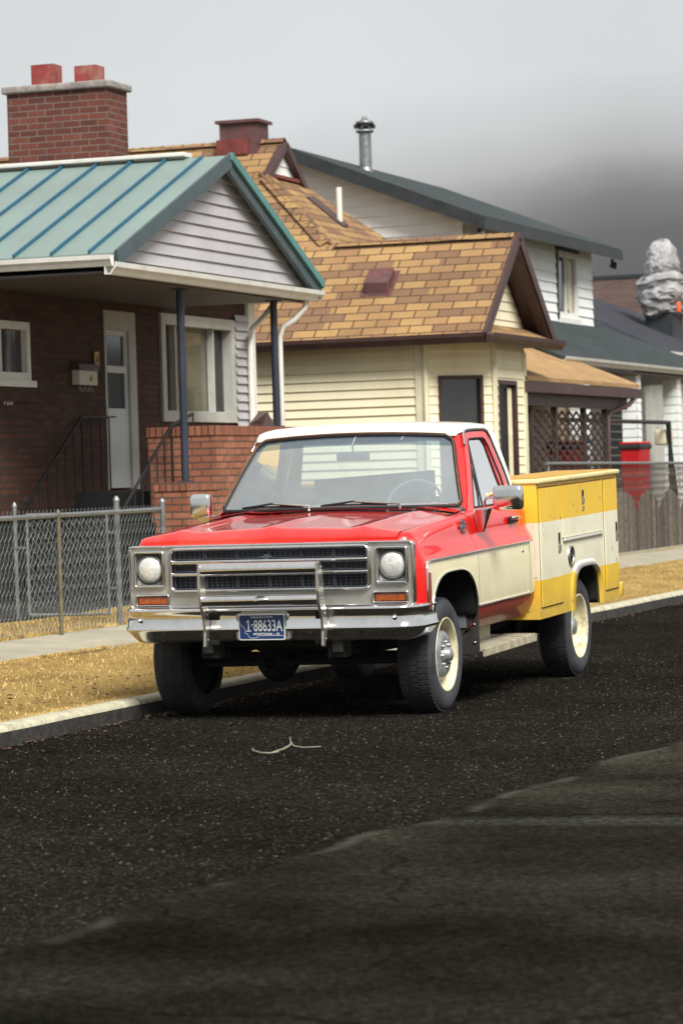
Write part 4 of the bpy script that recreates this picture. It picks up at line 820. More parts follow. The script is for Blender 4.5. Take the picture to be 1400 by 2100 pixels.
mb = MB(); slab(mb, [(-9.0, 58, 4.95), (-9.0, 62.5, 6.75), (-30, 62.5, 6.75), (-30, 58, 4.95)], .1); slab(mb, [(-9.0, 62.5, 6.75), (-9.0, 67, 4.95), (-30, 67, 4.95), (-30, 62.5, 6.75)], .1); rf = mb.build('roof', 'dark_brown_shingles', H5)
mb = MB(); mb.box(-30, -9.0, 62.4, 62.6, 6.74, 6.84); mb.build('ridge_cap', 'dark_fascia', rf)
# tarp-covered load
from mathutils import noise as mnoise
random.seed(4); mb = MB(); cx, cy = -8.50, 46.5
prof = [(4.85, .55), (4.9, .75), (4.98, .78), (5.08, .80), (5.2, .95), (5.35, 1.0), (5.5, .88), (5.62, .96), (5.74, .84), (5.80, .60), (5.86, .66), (6.0, .66), (6.15, .60), (6.3, .53), (6.42, .44), (6.50, .30), (6.53, .0)]
rows = []; NR = 30; NA = 30
for i in range(NR+1):
    f = i/NR*(len(prof)-1); k = min(len(prof)-2, int(f)); t_ = f-k; z = prof[k][0]*(1-t_)+prof[k+1][0]*t_; r = prof[k][1]*(1-t_)+prof[k+1][1]*t_; row = []
    for q in range(NA):
        a = 2*math.pi*(q+.5*(i % 2)+random.uniform(-.25, .25))/NA; v = Vector((math.cos(a)*1.3, math.sin(a)*1.3, z*2.2+a*.25))
        w_ = min(1, abs(z-5.82)*2.2); d = .20*mnoise.noise(v*.55)+w_*(.13*abs(math.sin(2.5*a+1.6*mnoise.noise(v*.5)))-.06)+.05*mnoise.noise(v*1.6)
        rr_ = max(0, r*(1+random.uniform(-.055, .055)*(z < 6.45)+d*(.9 if z < 5.9 else .45))); row.append((cx+rr_*math.cos(a)*.58, cy+rr_*math.sin(a)*.9, z-.12*abs(mnoise.noise(v*.8))-.05*math.sin(a*2)))
    rows.append(row)
for i in range(NR):
    for q in range(NA):
        A_, B_, C_, D_ = rows[i][q], rows[i][(q+1) % NA], rows[i+1][(q+1) % NA], rows[i+1][q]
        if (i+q) % 2: mb.face([A_, B_, C_]); mb.face([A_, C_, D_])
        else: mb.face([A_, B_, D_]); mb.face([B_, C_, D_])
tr = MB(); tr.box(cx-.3, cx+.3, cy-.5, cy+.5, .3, 5.0)
TP = thing('covered_load', 'silver grey crumpled tarp tied over a tall load beside the charcoal roof', 'tarp', (cx, cy, .4))
mb.build('tarp', 'tarp', TP); tr.build('rack', 'dark_fascia', TP)
mb = MB()
for yy, zz in ((-.55, 5.02), (.55, 4.85)):
    mb = MB(); mb.bbox(cx+.42, cx+.50, cy+yy-.07, cy+yy+.07, zz-.13, zz+.10, .03); mb.build('orange_strap', 'orange_plastic', TP)
# ------------------------------------------------------------------ fences and yard things
def chain_mesh(x, y0, y1, z0, z1, step=.052, r=.0032, slope=lambda y: 0):
    mb = MB(); n = int((y1-y0)/step); hh = min(step, .056) if step < .1 else step; k = int((z1-z0)/hh)
    for i in range(n+1):
        pts = []
        for j in range(k+1):
            z = z0+hh*j; pts.append((x+(.004 if j % 2 else -.004), y0+i*step+(step*.5 if (j % 2) else 0)*(1 if i % 1 == 0 else -1), z+slope(y0+i*step)))
        pts2 = [(q[0]+.003, q[1]-(step*.5 if (j % 2) else 0)*2, q[2]) for j, q in enumerate(pts)]
        top = pts[-1]
        for pp in (pts, pts2): mb.tube(pp, r, 3, smooth=False, caps=False)
        mb.tube([(top[0], top[1]-.012, top[2]), (top[0], top[1]-.006, top[2]+.035), (top[0], top[1]+.012, top[2]+.02)], r, 3, smooth=False, caps=False)
    return mb
FX = -4.05
CF = thing('chain_link_fence', 'galvanised chain link fence along the footpath left of the truck', 'fence', (FX, 5, .28))
chain_mesh(FX, .6, 7.2, .30, 1.34, step=.078, r=.0022).build('wire_mesh', 'wire_grey', CF, recalc=False)
mb = MB(); mb.tube([(FX+.012, .6, 1.275), (FX+.012, 7.2, 1.30)], .021, 8); mb.build('top_rail', 'galvanised', CF)
for y, zt, mt, r in ((4.90, 1.30, 'weathered_post', .018), (7.2, 1.36, 'galvanised', .025), (1.9, 1.28, 'weathered_post', .024)):
    mb = MB(); mb.tube([(FX+.02, y, .2), (FX+.02, y, zt)], r, 10); mb.lathe([(0, r*1.15), (.02, r*1.1), (.04, r*.5), (.045, 0)], (FX+.02, y, zt), 'z', 10); mb.build('post', mt, CF)
GT = thing('chain_link_gate', 'chain link gate in a pipe frame standing open behind the footpath fence', 'gate', (-4.6, 6.4, .35))
GYY, g0, g1, gzb, gzt = 6.4, -5.03, -4.24, .375, 1.29
mb = MB(); st_ = .070
for i in range(int((g1-g0)/st_)+1):
    for sg_ in (1, -1):
        mb.tube([(min(g1, max(g0, g0+i*st_+sg_*(st_/2 if j % 2 else 0))), GYY+.004*sg_*(1 if j % 2 else -1), gzb+j*.048) for j in range(19)], .0032, 3, smooth=False, caps=False)
mb.build('wire_mesh', 'wire_grey', GT, recalc=False)
mb = MB(); mb.tube([(g0, GYY, gzb), (g0, GYY, gzt), (g1, GYY, gzt), (g1, GYY, gzb), (g0, GYY, gzb)], .017, 8, smooth=False); mb.build('pipe_frame', 'galvanised', GT)
for z in (.60, 1.10):
    mb = MB(); mb.box(g1, g1+.10, GYY-.02, GYY+.02, z, z+.022); mb.build('hinge', 'galvanised', GT)
mb = MB(); mb.box(g0-.14, g0, GYY-.02, GYY+.02, .98, 1.0); mb.build('latch', 'galvanised', GT)
for x, r, zt in ((g0-.12, .019, 1.36), (g1+.10, .026, 1.39)):
    mb = MB(); mb.tube([(x, GYY, .2), (x, GYY, zt)], r, 10); mb.lathe([(0, r*1.2), (.02, r*1.15), (.045, r*.5), (.05, 0)], (x, GYY, zt), 'z', 10); mb.build('gate_post', 'galvanised', GT)
# scalloped old picket fence
PF = thing('picket_fence', 'weathered grey wooden fence with scalloped rounded tops behind the truck', 'fence', (-4.3, 27, .3))
random.seed(31); y = 21.0; k = 0
while y < 36 and k < 100:
    ph = ((y-25.05)/1.48) % 1.0; zt = .70+.50*math.sqrt(max(0, 1-(2*ph-1)**2)); w_ = .142
    ph2 = (((y+w_)-25.05)/1.48) % 1.0; zt2 = .70+.50*math.sqrt(max(0, 1-(2*ph2-1)**2)); phm = (((y+w_/2)-25.05)/1.48) % 1.0; ztm = .70+.50*math.sqrt(max(0, 1-(2*phm-1)**2))
    dx = random.uniform(-.006, .006); mb = MB()
    mb.prism([(y, .27), (y+w_, .27), (y+w_, zt2), (y+w_/2, ztm), (y, zt)], 'x', -4.32+dx, -4.298+dx)
    mb.build('picket', random.choice(('old_wood', 'old_wood', 'old_wood_pale', 'old_wood_dark')), PF); y += w_+.006; k += 1
mb = MB(); mb.box(-4.36, -4.325, 21, 36, .45, .53); mb.box(-4.36, -4.325, 21, 36, .70, .78); mb.build('rail', 'old_wood', PF)
mb = MB(); mb.box(-4.34, -4.22, 20.6, 36, .15, .30); mb.build('base_board', 'sidewalk_concrete', PF)
# chain link rail and dark mesh behind the pickets
YF2 = thing('yard_fence', 'chain link fence with bright top rail behind the scalloped pickets', 'fence', (-4.75, 28, .3))
mb = MB(); mb.tube([(-4.62, 22.6, 1.655), (-4.62, 36, 1.60)], .024, 8); mb.build('top_rail', 'galvanised', YF2)
chain_mesh(-4.64, 22.6, 36, .5, 1.62, step=.11, r=.006).build('wire_mesh', 'old_wood', YF2, recalc=False)
for y in (22.7, 31.5, 35.9):
    mb = MB(); mb.tube([(-4.63, y, .3), (-4.63, y, 1.67)], .028, 8); mb.build('post', 'galvanised', YF2)
def bin_at(x, y, z0, lab, w=.30, d=.62, zt=1.97):
    t = thing('red_bin', lab, 'bin', (x, y, z0), 'red bins in the far yard')
    mb = MB(); A = [(x-w*.85, y-d*.86, z0), (x+w*.85, y-d*.86, z0), (x+w*.85, y+d*.86, z0), (x-w*.85, y+d*.86, z0)]; B = [(x-w, y-d, zt-.07), (x+w, y-d, zt-.07), (x+w, y+d, zt-.07), (x-w, y+d, zt-.07)]
    mb.add(A+B, [(0, 3, 2, 1), (4, 5, 6, 7), (0, 1, 5, 4), (1, 2, 6, 5), (2, 3, 7, 6), (3, 0, 4, 7)]); mb.build('body', 'bin_red', t, bevel=.03)
    mb = MB(); mb.box(x-w-.02, x+w+.02, y-d-.03, y+d+.03, zt-.10, zt-.02); mb.build('rim', 'black_plastic', t, bevel=.02)
    mb = MB(); mb.bbox(x-w-.01, x+w+.01, y-d-.02, y+d+.02, zt-.02, zt+.02, .02); mb.build('lid', 'bin_red', t)
    return t
bin_at(-5.25, 30.35, .45, 'tall red bin with dark rim standing behind the scalloped fence', d=.34, w=.175)
bin_at(-5.35, 26.3, .45, 'red bin half hidden behind the brown lattice', d=.34, w=.175, zt=1.98)
t = thing('black_pipe_frame', 'black pipe handrail frame behind the red bin', 'frame', (-5.5, 32, .4))
mb = MB(); mb.tube([(-5.45, 26.5, 2.33), (-5.45, 33.7, 2.34)], .035, 8); mb.build('rail', 'black_iron', t)
for y, y2 in ((33.7, 33.7), (33.55, 34.3), (29.4, 29.4)):
    mb = MB(); mb.tube([(-5.45, y, 2.36), (-5.45, y2, .5)], .035, 8); mb.build('leg', 'black_iron', t)
mb = MB(); mb.bbox(-5.7, -5.5, 33.6, 34.2, 1.95, 2.22, .03); tag(mb.build('cardboard_box', 'curtain'), 'light brown box on the far porch at the right edge', 'box')
mb = MB(); mb.lathe([(-.05, .0), (-.04, .04), (0, .055), (.04, .04), (.05, 0)], (-5.1, 26.75, 2.0), 'z', 12); tag(mb.build('blue_float', 'sky_blue_plastic'), 'small round blue ornament seen through the lattice', 'ornament')
# ------------------------------------------------------------------ the truck (faces -Y; local frame follows the nose-down rake)
T = thing('pickup_truck', 'red and cream pickup truck with yellow utility box parked at the kerb', 'pickup truck', (0, 0, 0))
T.rotation_euler = (.0232, 0, 0); T['_loc'] = 1
def part(mb, name, mats, parent=None, **k): return mb.build(name, mats, parent or T, **k)
def lerp(a, b, t): return a+(b-a)*t
def fl(y): return 1.20+.052*(y+.6)               # height of the fender crown
ZU, ZL = 1.008, .648                              # the two side mouldings
def nose(y):
    s = max(0, min(1, (-.56-y)/.10)); return 1-math.sqrt(max(0, 1-s*s))
AY, AZ, AA, AB = .04, .37, .53, .545             # front wheel opening
def arch(y, ay=AY, az=AZ, a=AA, b=AB, n=3.2):
    u = abs((y-ay)/a)
    return az+b*(max(0, 1-u**n))**(1/n) if u < 1 else -1
# --- side panels: section as (x, z) from the rocker up
LOW = [(.885, .475), (.93, .50), (.965, .555), (.985, .60), (.993, ZL)]
MID = [(.993, ZL), (.999, .70), (1.0, .80), (1.0, .90), (.999, .96), (.996, ZU)]
def UP(T_): return [(.996, ZU), (.990, 1.03), (.975, 1.058), (.958, 1.085), (.949, 1.115), (.945, 1.15), (.941, T_-.055), (.932, T_-.028), (.915, T_-.008), (.890, T_), (.862, T_+.002)]
def xs_at(sec, z):
    for (a, b), (c, d) in zip(sec, sec[1:]):
        if b <= z <= d: return a+(c-a)*((z-b)/(d-b) if d > b else 0)
    return sec[-1][0] if z > sec[-1][1] else sec[0][0]
def side_panel(sg, ys, Tf, has_arch=False, front_red=False, upper=None):
    mb = MB(); n = len(ys)
    def strip(sec_f, m, lo_clip):
        rows = []
        for y in ys:
            sec = sec_f(y); z0, z1 = sec[0][1], sec[-1][1]; zc = arch(y) if has_arch else -1
            dx, dz = .075*nose(y), .045*nose(y); row = []
            if lo_clip:
                lo = min(max(z0, zc, .575 if (has_arch and y < -.40) else 0), z1)
                zs_ = [lo+(z1-lo)*i/8 for i in range(9)]
                row = [(sg*(xs_at(sec, z)-dx), y, z) for z in zs_]
            else: row = [(sg*(x-dx), y, z-(dz*(z-ZU)/(Tf(y)-ZU) if z > ZU else 0)) for x, z in sec]
            rows.append(row)
        for i in range(n-1):
            mat = m(ys[i], ys[i+1]) if callable(m) else m
            for j in range(len(rows[0])-1):
                q = [rows[i][j], rows[i+1][j], rows[i+1][j+1], rows[i][j+1]]
                if abs(q[0][2]-q[3][2])+abs(q[1][2]-q[2][2]) < 1e-4: continue
                mb.face(q, mat, True)
    strip(lambda y: LOW, 2, True)
    strip(lambda y: MID, (lambda a, b: 0 if b <= -.535 else 1) if front_red else 1, True)
    strip(lambda y: UP(Tf(y)), 0, False)
    return mb
ya = [-.665, -.66, -.65, -.635, -.62, -.60, -.58, -.56, -.535]
ths = [math.pi*i/40 for i in range(41)]
arch_y = [AY-AA*math.copysign(abs(math.cos(t))**(2/3.2), math.cos(t)) for t in ths]
fy = sorted(set([round(v, 5) for v in ya+arch_y+[-.51, .575, .592]]))
fy = [v for v in fy if v <= .592]
for sg in (1, -1):
    mb = side_panel(sg, fy, fl, True, True)
    # nose return toward the headlamp bezel
    e = [(sg*(x-.075), -.665, z-(.045*(z-ZU)/(fl(-.665)-ZU) if z > ZU else 0)) for x, z in MID+UP(fl(-.665))[1:]]
    mb.grid([e, [(sg*.905, -.650, p[2]) for p in e]], 0, True)
    part(mb, 'fender', ['truck_red', 'truck_cream', 'truck_red_dull'], weld=True)
    dys = [.598, .7, .9, 1.1, 1.3, 1.5, 1.7, 1.835]
    def dt(y): return min(1.272, fl(y)+.004) if y < .75 else 1.272
    mb = side_panel(sg, dys, dt); dr = part(mb, 'door', ['truck_red', 'truck_cream', 'truck_red_dull'], weld=True)
    mb = side_panel(sg, [1.841, 1.90, 1.95], lambda y: 1.272)
    mb.grid([[(sg*x, 1.95, z) for x, z in LOW+MID[1:]+UP(1.272)[1:]], [(0, 1.95, z) for x, z in LOW+MID[1:]+UP(1.272)[1:]]], 0)
    part(mb, 'cab_corner', ['truck_red', 'truck_cream', 'truck_red_dull'], weld=True)
    # wheel-arch lip
    mb = MB(); mb.tube([(sg*(xs_at(MID if arch(y) > ZL else LOW, max(.48, arch(y)))+.003), y, arch(y)) for y in arch_y[3:-3]], .007, 6)
    part(mb, 'arch_lip', 'chrome' if sg > 0 else 'chrome')
    # inner wheel house
    mb = MB(); yy = [y for y in arch_y]
    mb.grid([[(sg*.985, y, max(.585, arch(y))) for y in yy], [(sg*.62, y, max(.585, arch(y))+.02) for y in yy]]); mb.box(sg*.60, sg*.62, AY-AA, AY+AA, .585, 1.1)
    part(mb, 'wheel_well', 'under_black')
    # mouldings
    def mould(pts, r=.0115):
        mb = MB(); mb.tube([(sg*p[0], p[1], p[2]) for p in pts], r, 6, sy=.7); mb.tube([(sg*(p[0]+.004), p[1], p[2]) for p in pts], r*.42, 5, m=1, sy=.8); return mb
    c = .05
    top = [(1.002, 1.85, ZU+.004), (1.002, .60, ZU+.002), (1.001, -.40, ZU), (1.0, -.48, ZU-.002), (.998, -.515, ZU-.018), (.997, -.534, ZU-.055), (.998, -.536, .80), (.995, -.536, .61)]
    part(mould(top), 'side_moulding', ['chrome', 'seal_black'])
    part(mould([(.997, .575, ZL), (.997, 1.85, ZL)]), 'side_moulding', ['chrome', 'seal_black'])
    part(mould([(.990, -.536, .615), (.990, -.475, .615)], .009), 'side_moulding', ['chrome', 'seal_black'])
    mb = MB(); mb.bbox(sg*1.0 if sg > 0 else -1.012, sg*1.012 if sg > 0 else -1.0, -.515, -.485, .70, .935, .004); part(mb, 'side_marker', 'dark_red_lens')
    # door handle, mirror and bracket
    mb = MB(); mb.bbox(min(sg*.945, sg*.985), max(sg*.945, sg*.985), 1.52, 1.70, 1.175, 1.20, .008); mb.bbox(min(sg*.95, sg*.972), max(sg*.95, sg*.972), 1.50, 1.56, 1.150, 1.20, .006, 1); mb.box(sg*.955, sg*.965, 1.56, 1.70, 1.155, 1.177, 1)
    part(mb, 'handle', ['chrome', 'seal_black'], dr)
    mb = MB(); mb.lathe([(0, .014), (.006, .012), (.008, 0)], (sg*1.0 if sg > 0 else -1.008, 1.66, .955), 'x', 10); part(mb, 'key_lock', 'worn_chrome', dr)
    my = .74; bx = .953
    m_ = thing  # placeholder to keep names short
    mb = MB()
    mb.add([(sg*(bx-.01), my-.05, 1.285), (sg*(bx-.01), my+.07, 1.285), (sg*(bx-.005), my+.03, 1.125), (sg*(bx-.005), my+.0, 1.125), (sg*(bx+.100), my-.035, 1.290), (sg*(bx+.100), my+.05, 1.290), (sg*(bx+.045), my+.025, 1.130), (sg*(bx+.045), my+.005, 1.130)],
           [(0, 1, 5, 4), (3, 7, 6, 2), (4, 5, 6, 7), (0, 4, 7, 3), (1, 2, 6, 5), (0, 3, 2, 1)])
    br = part(mb, 'mirror_bracket', 'chrome', bevel=.008)
    mb = MB(); mb.tube([(sg*(bx+.06), my, 1.28), (sg*(bx+.06), my-.005, 1.33), (sg*(bx+.070), my-.01, 1.355), (sg*(bx+.12), my-.01, 1.36)], .009, 8); part(mb, 'arm', 'chrome', br)
    mb = MB(); x0, x1 = (1.075, 1.285) if sg > 0 else (-1.10, -.945)
    mb.bbox(x0, x1, my-.05, my+.03, 1.272, 1.438, .032); mm = part(mb, 'mirror_head', 'chrome', br)
    mb = MB(); mb.box(x0+.015, x1-.015, my+.031, my+.033, 1.285, 1.425); part(mb, 'mirror_glass', 'chrome', mm)
# little badge on the driver's fender, bow-tie shaped emblem in the grille
mb = MB(); mb.bbox(.948, .958, .36, .47, 1.165, 1.195, .003); mb.bbox(.948, .960, .385, .425, 1.20, 1.235, .003); mb.bbox(.948, .958, .41, .455, 1.135, 1.158, .003); mb.bbox(.948, .958, .445, .475, 1.195, 1.215, .003)
part(mb, 'badge', 'badge')
# --- hood
def hoodz(x, y):
    z = 1.238+.047*(y+.62); ax = abs(x)
    z += .014*math.exp(-(x/.05)**2)*max(0, min(1, (.2-y)/.5+.3))                    # centre crease
    z += .012*math.exp(-((ax-.60)/.055)**2)*max(0, min(1, (.75-y)/.5))               # outer wind splits
    z -= .020*max(0, (.60-ax)/.60)**1*0
    if ax > .60: z -= .034*((ax-.60)/.255)**1.4
    z += .007*math.cos(ax/.60*math.pi)*(ax < .60)
    return z
xs = [-.858+1.716*i/72 for i in range(73)]; rows = []
def hood_front(x):
    zt = hoodz(x, -.60); return [(x, -.672, 1.152), (x, -.676, 1.17), (x, -.675, 1.19), (x, -.668, zt-.030), (x, -.655, zt-.012), (x, -.635, zt-.003)]
cols = [hood_front(x)+[(x, y, hoodz(x, y)) for y in (-.60, -.55, -.5, -.42, -.3, -.15, 0, .15, .3, .42, .5, .555)]+[(x, .562, hoodz(x, .555)-.02)] for x in xs]
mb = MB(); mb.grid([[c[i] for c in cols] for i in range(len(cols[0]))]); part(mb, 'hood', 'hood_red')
# cowl with louvres
def cowlz(x, y): return hoodz(x, .555)+.012+(y-.57)*.10
mb = MB(); mb.grid([[(x, y, cowlz(x, y)) for x in xs] for y in (.572, .62, .70, .80, .86)]); cw = part(mb, 'cowl', 'truck_red')
mb = MB(); mb.box(-.86, .86, .45, .60, 1.1, 1.262); part(mb, 'cowl_gap', 'under_black')
mb = MB()
for a, b_ in ((-.80, -.36), (-.31, .17), (.21, .72)):
    n = int((b_-a)/.030)
    for i in range(n+1):
        x = a+(b_-a)*i/n; y0, y1 = .580, .625; mb.face([(x-.008, y0, cowlz(x, y0)+.0025), (x+.006, y0, cowlz(x, y0)+.0025), (x+.016, y1, cowlz(x, y1)+.0025), (x+.002, y1, cowlz(x, y1)+.0025)])
part(mb, 'louvres', 'seal_black', cw, recalc=False)
# --- grille
GF = -.702
def rrect(x0, x1, z0, z1, r, n=6):
    pts = []
    for cx_, cz_, a in ((x1-r, z1-r, 0), (x0+r, z1-r, 90), (x0+r, z0+r, 180), (x1-r, z0+r, 270)):
        for i in range(n+1):
            t = math.radians(a+90*i/n); pts.append((cx_+r*math.cos(t), cz_+r*math.sin(t)))
    return pts
def frame(mb, x0, x1, z0, z1, r, y0, w, d, m=0, lip=.008):
    """rounded-rectangle moulding ring of width w, proud by d"""
    A = rrect(x0, x1, z0, z1, r); B = rrect(x0+w*.3, x1-w*.3, z0+w*.3, z1-w*.3, max(.004, r-w*.3)); C_ = rrect(x0+w*.75, x1-w*.75, z0+w*.75, z1-w*.75, max(.003, r-w*.75)); D_ = rrect(x0+w, x1-w, z0+w, z1-w, max(.002, r-w))
    mb.grid([[(p[0], y0+.03, p[1]) for p in A], [(p[0], y0, p[1]) for p in A], [(p[0], y0-d, p[1]) for p in B], [(p[0], y0-d, p[1]) for p in C_], [(p[0], y0+.01, p[1]) for p in D_], [(p[0], y0+.05, p[1]) for p in D_]], m, True, close=True)
gx0, gx1, gz0, gz1 = -.685, .685, .842, 1.138
# backing shell of the header: one sheet with three openings
mb = MB(); hs_ = [(-.665, .665, .862, 1.118), (.73, .915, .895, 1.105), (-.915, -.73, .895, 1.105), (.70, .915, .765, .830), (-.915, -.70, .765, .830)]
wall(mb, lambda u, z, o=0.0: (u, GF+.012-o, z), -.962, .962, .748, 1.148, hs_, depth=.05)
part(mb, 'header_panel', 'silver_paint')
mb = MB(); frame(mb, -.968, .968, .742, 1.152, .03, GF+.01, .016, .012); part(mb, 'header_trim', 'chrome')
mb = MB(); frame(mb, gx0, gx1, gz0, gz1, .05, GF, .026, .018)
for z, b_ in ((1.040, .012), (.962, .010)): mb.bbox(gx0+.02, gx1-.02, GF-.022, GF+.01, z-b_, z+b_, .006)
gr = part(mb, 'grille', 'chrome')
mb = MB(); mb.box(gx0+.02, gx1-.02, GF+.055, GF+.06, gz0+.02, gz1-.02); part(mb, 'grille_backing', 'grille_black', gr)
mb = MB(); X0, X1 = gx0+.03, gx1-.03
for (z0, z1) in ((1.056, 1.112), (.976, 1.026), (.868, .948)):
    for i in range(6):
        a, b_ = X0+(X1-X0)*i/6+.004, X0+(X1-X0)*(i+1)/6-.004
        for q in ((a, b_, z0, z0+.005), (a, b_, z1-.005, z1), (a, a+.005, z0+.005, z1-.005), (b_-.005, b_, z0+.005, z1-.005)): mb.box(q[0], q[1], GF+.004, GF+.03, q[2], q[3])
        for k in range(1, 6): x = a+(b_-a)*k/6; mb.box(x-.0012, x+.0012, GF+.012, GF+.03, z0+.005, z1-.005)
        for k in range(1, 4): z = z0+(z1-z0)*k/4; mb.box(a+.005, b_-.005, GF+.014, GF+.028, z-.0014, z+.0014)
part(mb, 'grille_mesh', 'grille_grey', gr)
mb = MB(); bt = [(-.075, .012), (-.03, .012), (-.03, .028), (.03, .028), (.03, .012), (.085, .012), (.070, -.012), (.03, -.012), (.03, -.028), (-.03, -.028), (-.03, -.012), (-.085, -.012)]
mb.prism([(p[0]*.5-.01, 1.066+p[1]*.55) for p in bt], 'y', GF-.012, GF+.01); part(mb, 'emblem', 'grille_grey', gr)
for sg in (1, -1):
    a, b_ = sorted((sg*.715, sg*.932))
    mb = MB(); frame(mb, a, b_, .880, 1.120, .022, GF, .020, .014); bz = part(mb, 'headlight_bezel', 'chrome')
    mb = MB(); fx0, fx1, fz0, fz1 = a+.02, b_-.02, .90, 1.10; cx_, cz_ = (fx0+fx1)/2, 1.0; n = 40
    sq = []
    for i in range(n):
        t = 2*math.pi*i/n; c_, s_ = math.cos(t), math.sin(t); k = 1/max(abs(c_), abs(s_)); sq.append((cx_+c_*k*(fx1-fx0)/2, cz_+s_*k*(fz1-fz0)/2))
    mb.grid([[(p[0], GF+.012, p[1]) for p in sq], [(cx_+math.cos(2*math.pi*i/n)*.092, GF+.030, cz_+math.sin(2*math.pi*i/n)*.092) for i in range(n)]], 0, True, close=True)
    mb.lathe([(.030, .092), (.008, .090), (.004, .084), (.012, .080)], (cx_, GF, cz_), 'y', 40, 0)
    part(mb, 'reflector_surround', 'bezel_grey', bz)
    mb = MB(); mb.lathe([(.014, .081), (.004, .074), (-.004, .058), (-.009, .034), (-.011, .0)], (cx_, GF, cz_), 'y', 40); part(mb, 'headlight', 'lamp_glass', bz)
    a, b_ = sorted((sg*.688, sg*.925))
    mb = MB(); frame(mb, a, b_, .757, .838, .012, GF, .014, .010); tsb = part(mb, 'signal_bezel', 'chrome')
    mb = MB(); mb.bbox(a+.016, b_-.016, GF+.004, GF+.03, .773, .822, .006); part(mb, 'turn_signal', 'amber', tsb)
# red valance between grille and bumper
mb = MB(); mb.box(-.93, .93, -.672, -.60, .62, .760); part(mb, 'valance', 'truck_red_dull')
# --- bumper: chrome face bar that wraps round the corners, lower lip turned under
prof = [(-.02, .748), (-.045, .752), (-.062, .742), (-.066, .728), (-.056, .718), (-.064, .67), (-.070, .628), (-.078, .618), (-.077, .606), (-.060, .594), (-.030, .560), (.0, .532), (.04, .522)]
def bumper_rows(path):
    rows = []
    for (x, y, nx, ny) in path: rows.append([(x+nx*-p[0], y+ny*-p[0], p[1]) for p in prof])
    return rows
path = []
for i in range(9):                       # left return
    t = i/8; path.append((-.955+0*t, -.42-.26*t, -1, 0))
path = [(-.945, -.40, -1, 0), (-.945, -.50, -1, 0), (-.945, -.60, -1, 0)]
for i in range(1, 9):
    t = math.radians(90*i/9); path.append((-.945+.10*(1-math.cos(t)), -.60-.13*math.sin(t), -math.cos(t), -math.sin(t)))
path += [(-.845+1.69*i/26, -.73-.012*math.sin(math.pi*i/26), 0, -1) for i in range(27)]
path += [(-x, y, -nx, ny) for (x, y, nx, ny) in reversed(path[:11])]
mb = MB(); mb.grid(bumper_rows(path), 0, True)
bp_ = part(mb, 'front_bumper', 'chrome', weld=True)
bp_.data.materials.append(MATS['grille_grey'])
mb = MB()
for x in (-.86, .86): mb.lathe([(-.03, 0), (-.026, .010), (-.012, .016), (0, .017)], (x, -.79, .675), 'y', 14)
part(mb, 'bumper_bolt', 'chrome', bp_)
# plate recess and plate
mb = MB(); frame(mb, -.20, .165, .540, .712, .02, -.800, .028, .006); part(mb, 'plate_bracket', 'silver_paint', bp_)
pcx, pcz, PYY = -.018, .628, -.822
mb = MB(); mb.prism(rrect(pcx-.157, pcx+.157, pcz-.083, pcz+.083, .012), 'y', PYY, PYY+.004); lp = part(mb, 'license_plate', 'plate_white')
mb = MB(); mb.prism(rrect(pcx-.149, pcx+.149, pcz-.075, pcz+.074, .008), 'y', PYY-.0022, PYY-.0005); part(mb, 'plate_face', 'plate_blue', lp)
mb = MB(); Y_ = PYY-.0042
def put(txt, cx_, cz_, w, h, wt=0.0):
    vs, fs = text_mesh(txt, w, h, wt); mb.add([(pcx+cx_+v[0], Y_, pcz+cz_+v[2]) for v in vs], fs)
put('TREASURE STATE', 0, .0615, .155, .011, .02); mb.face([(pcx-.092, Y_, pcz-.028), (pcx-.084, Y_, pcz-.028), (pcx-.084, Y_, pcz+.046), (pcx-.090, Y_, pcz+.046), (pcx-.104, Y_, pcz+.030), (pcx-.102, Y_, pcz+.026), (pcx-.092, Y_, pcz+.034)]); mb.face([(pcx-.104, Y_, pcz-.029), (pcx-.072, Y_, pcz-.029), (pcx-.072, Y_, pcz-.0215), (pcx-.104, Y_, pcz-.0215)]); put('88633A', .044, .009, .194, .074, .012)
put('MONTANA - 10', .032, -.0445, .176, .0145, .035)
mb.face([(pcx-.071, Y_, pcz+.018), (pcx-.057, Y_, pcz+.018), (pcx-.064, Y_, pcz+.003)])
ol = [(-.150, .030), (-.140, .014), (-.128, .004), (-.112, -.012), (-.112, -.042), (-.100, -.040), (-.088, -.060), (-.078, -.070), (-.030, -.068), (-.028, -.056), (.146, -.055)]
for a, b_ in zip(ol, ol[1:]):
    d = Vector((b_[0]-a[0], b_[1]-a[1])).normalized(); n_ = Vector((-d.y, d.x))*.0013; a2 = (a[0]-d.x*.0008, a[1]-d.y*.0008); b2 = (b_[0]+d.x*.0008, b_[1]+d.y*.0008)
    mb.face([(pcx+a2[0]+n_.x, Y_, pcz+a2[1]+n_.y), (pcx+b2[0]+n_.x, Y_, pcz+b2[1]+n_.y), (pcx+b2[0]-n_.x, Y_, pcz+b2[1]-n_.y), (pcx+a2[0]-n_.x, Y_, pcz+a2[1]-n_.y)])
part(mb, 'plate_lettering', 'plate_white', lp, recalc=False)
mb = MB()
for x in (-.09, .09): mb.lathe([(-.006, 0), (-.005, .005), (0, .006)], (pcx+x, PYY-.001, pcz+.070), 'y', 10)
part(mb, 'plate_screw', 'under_black', lp)
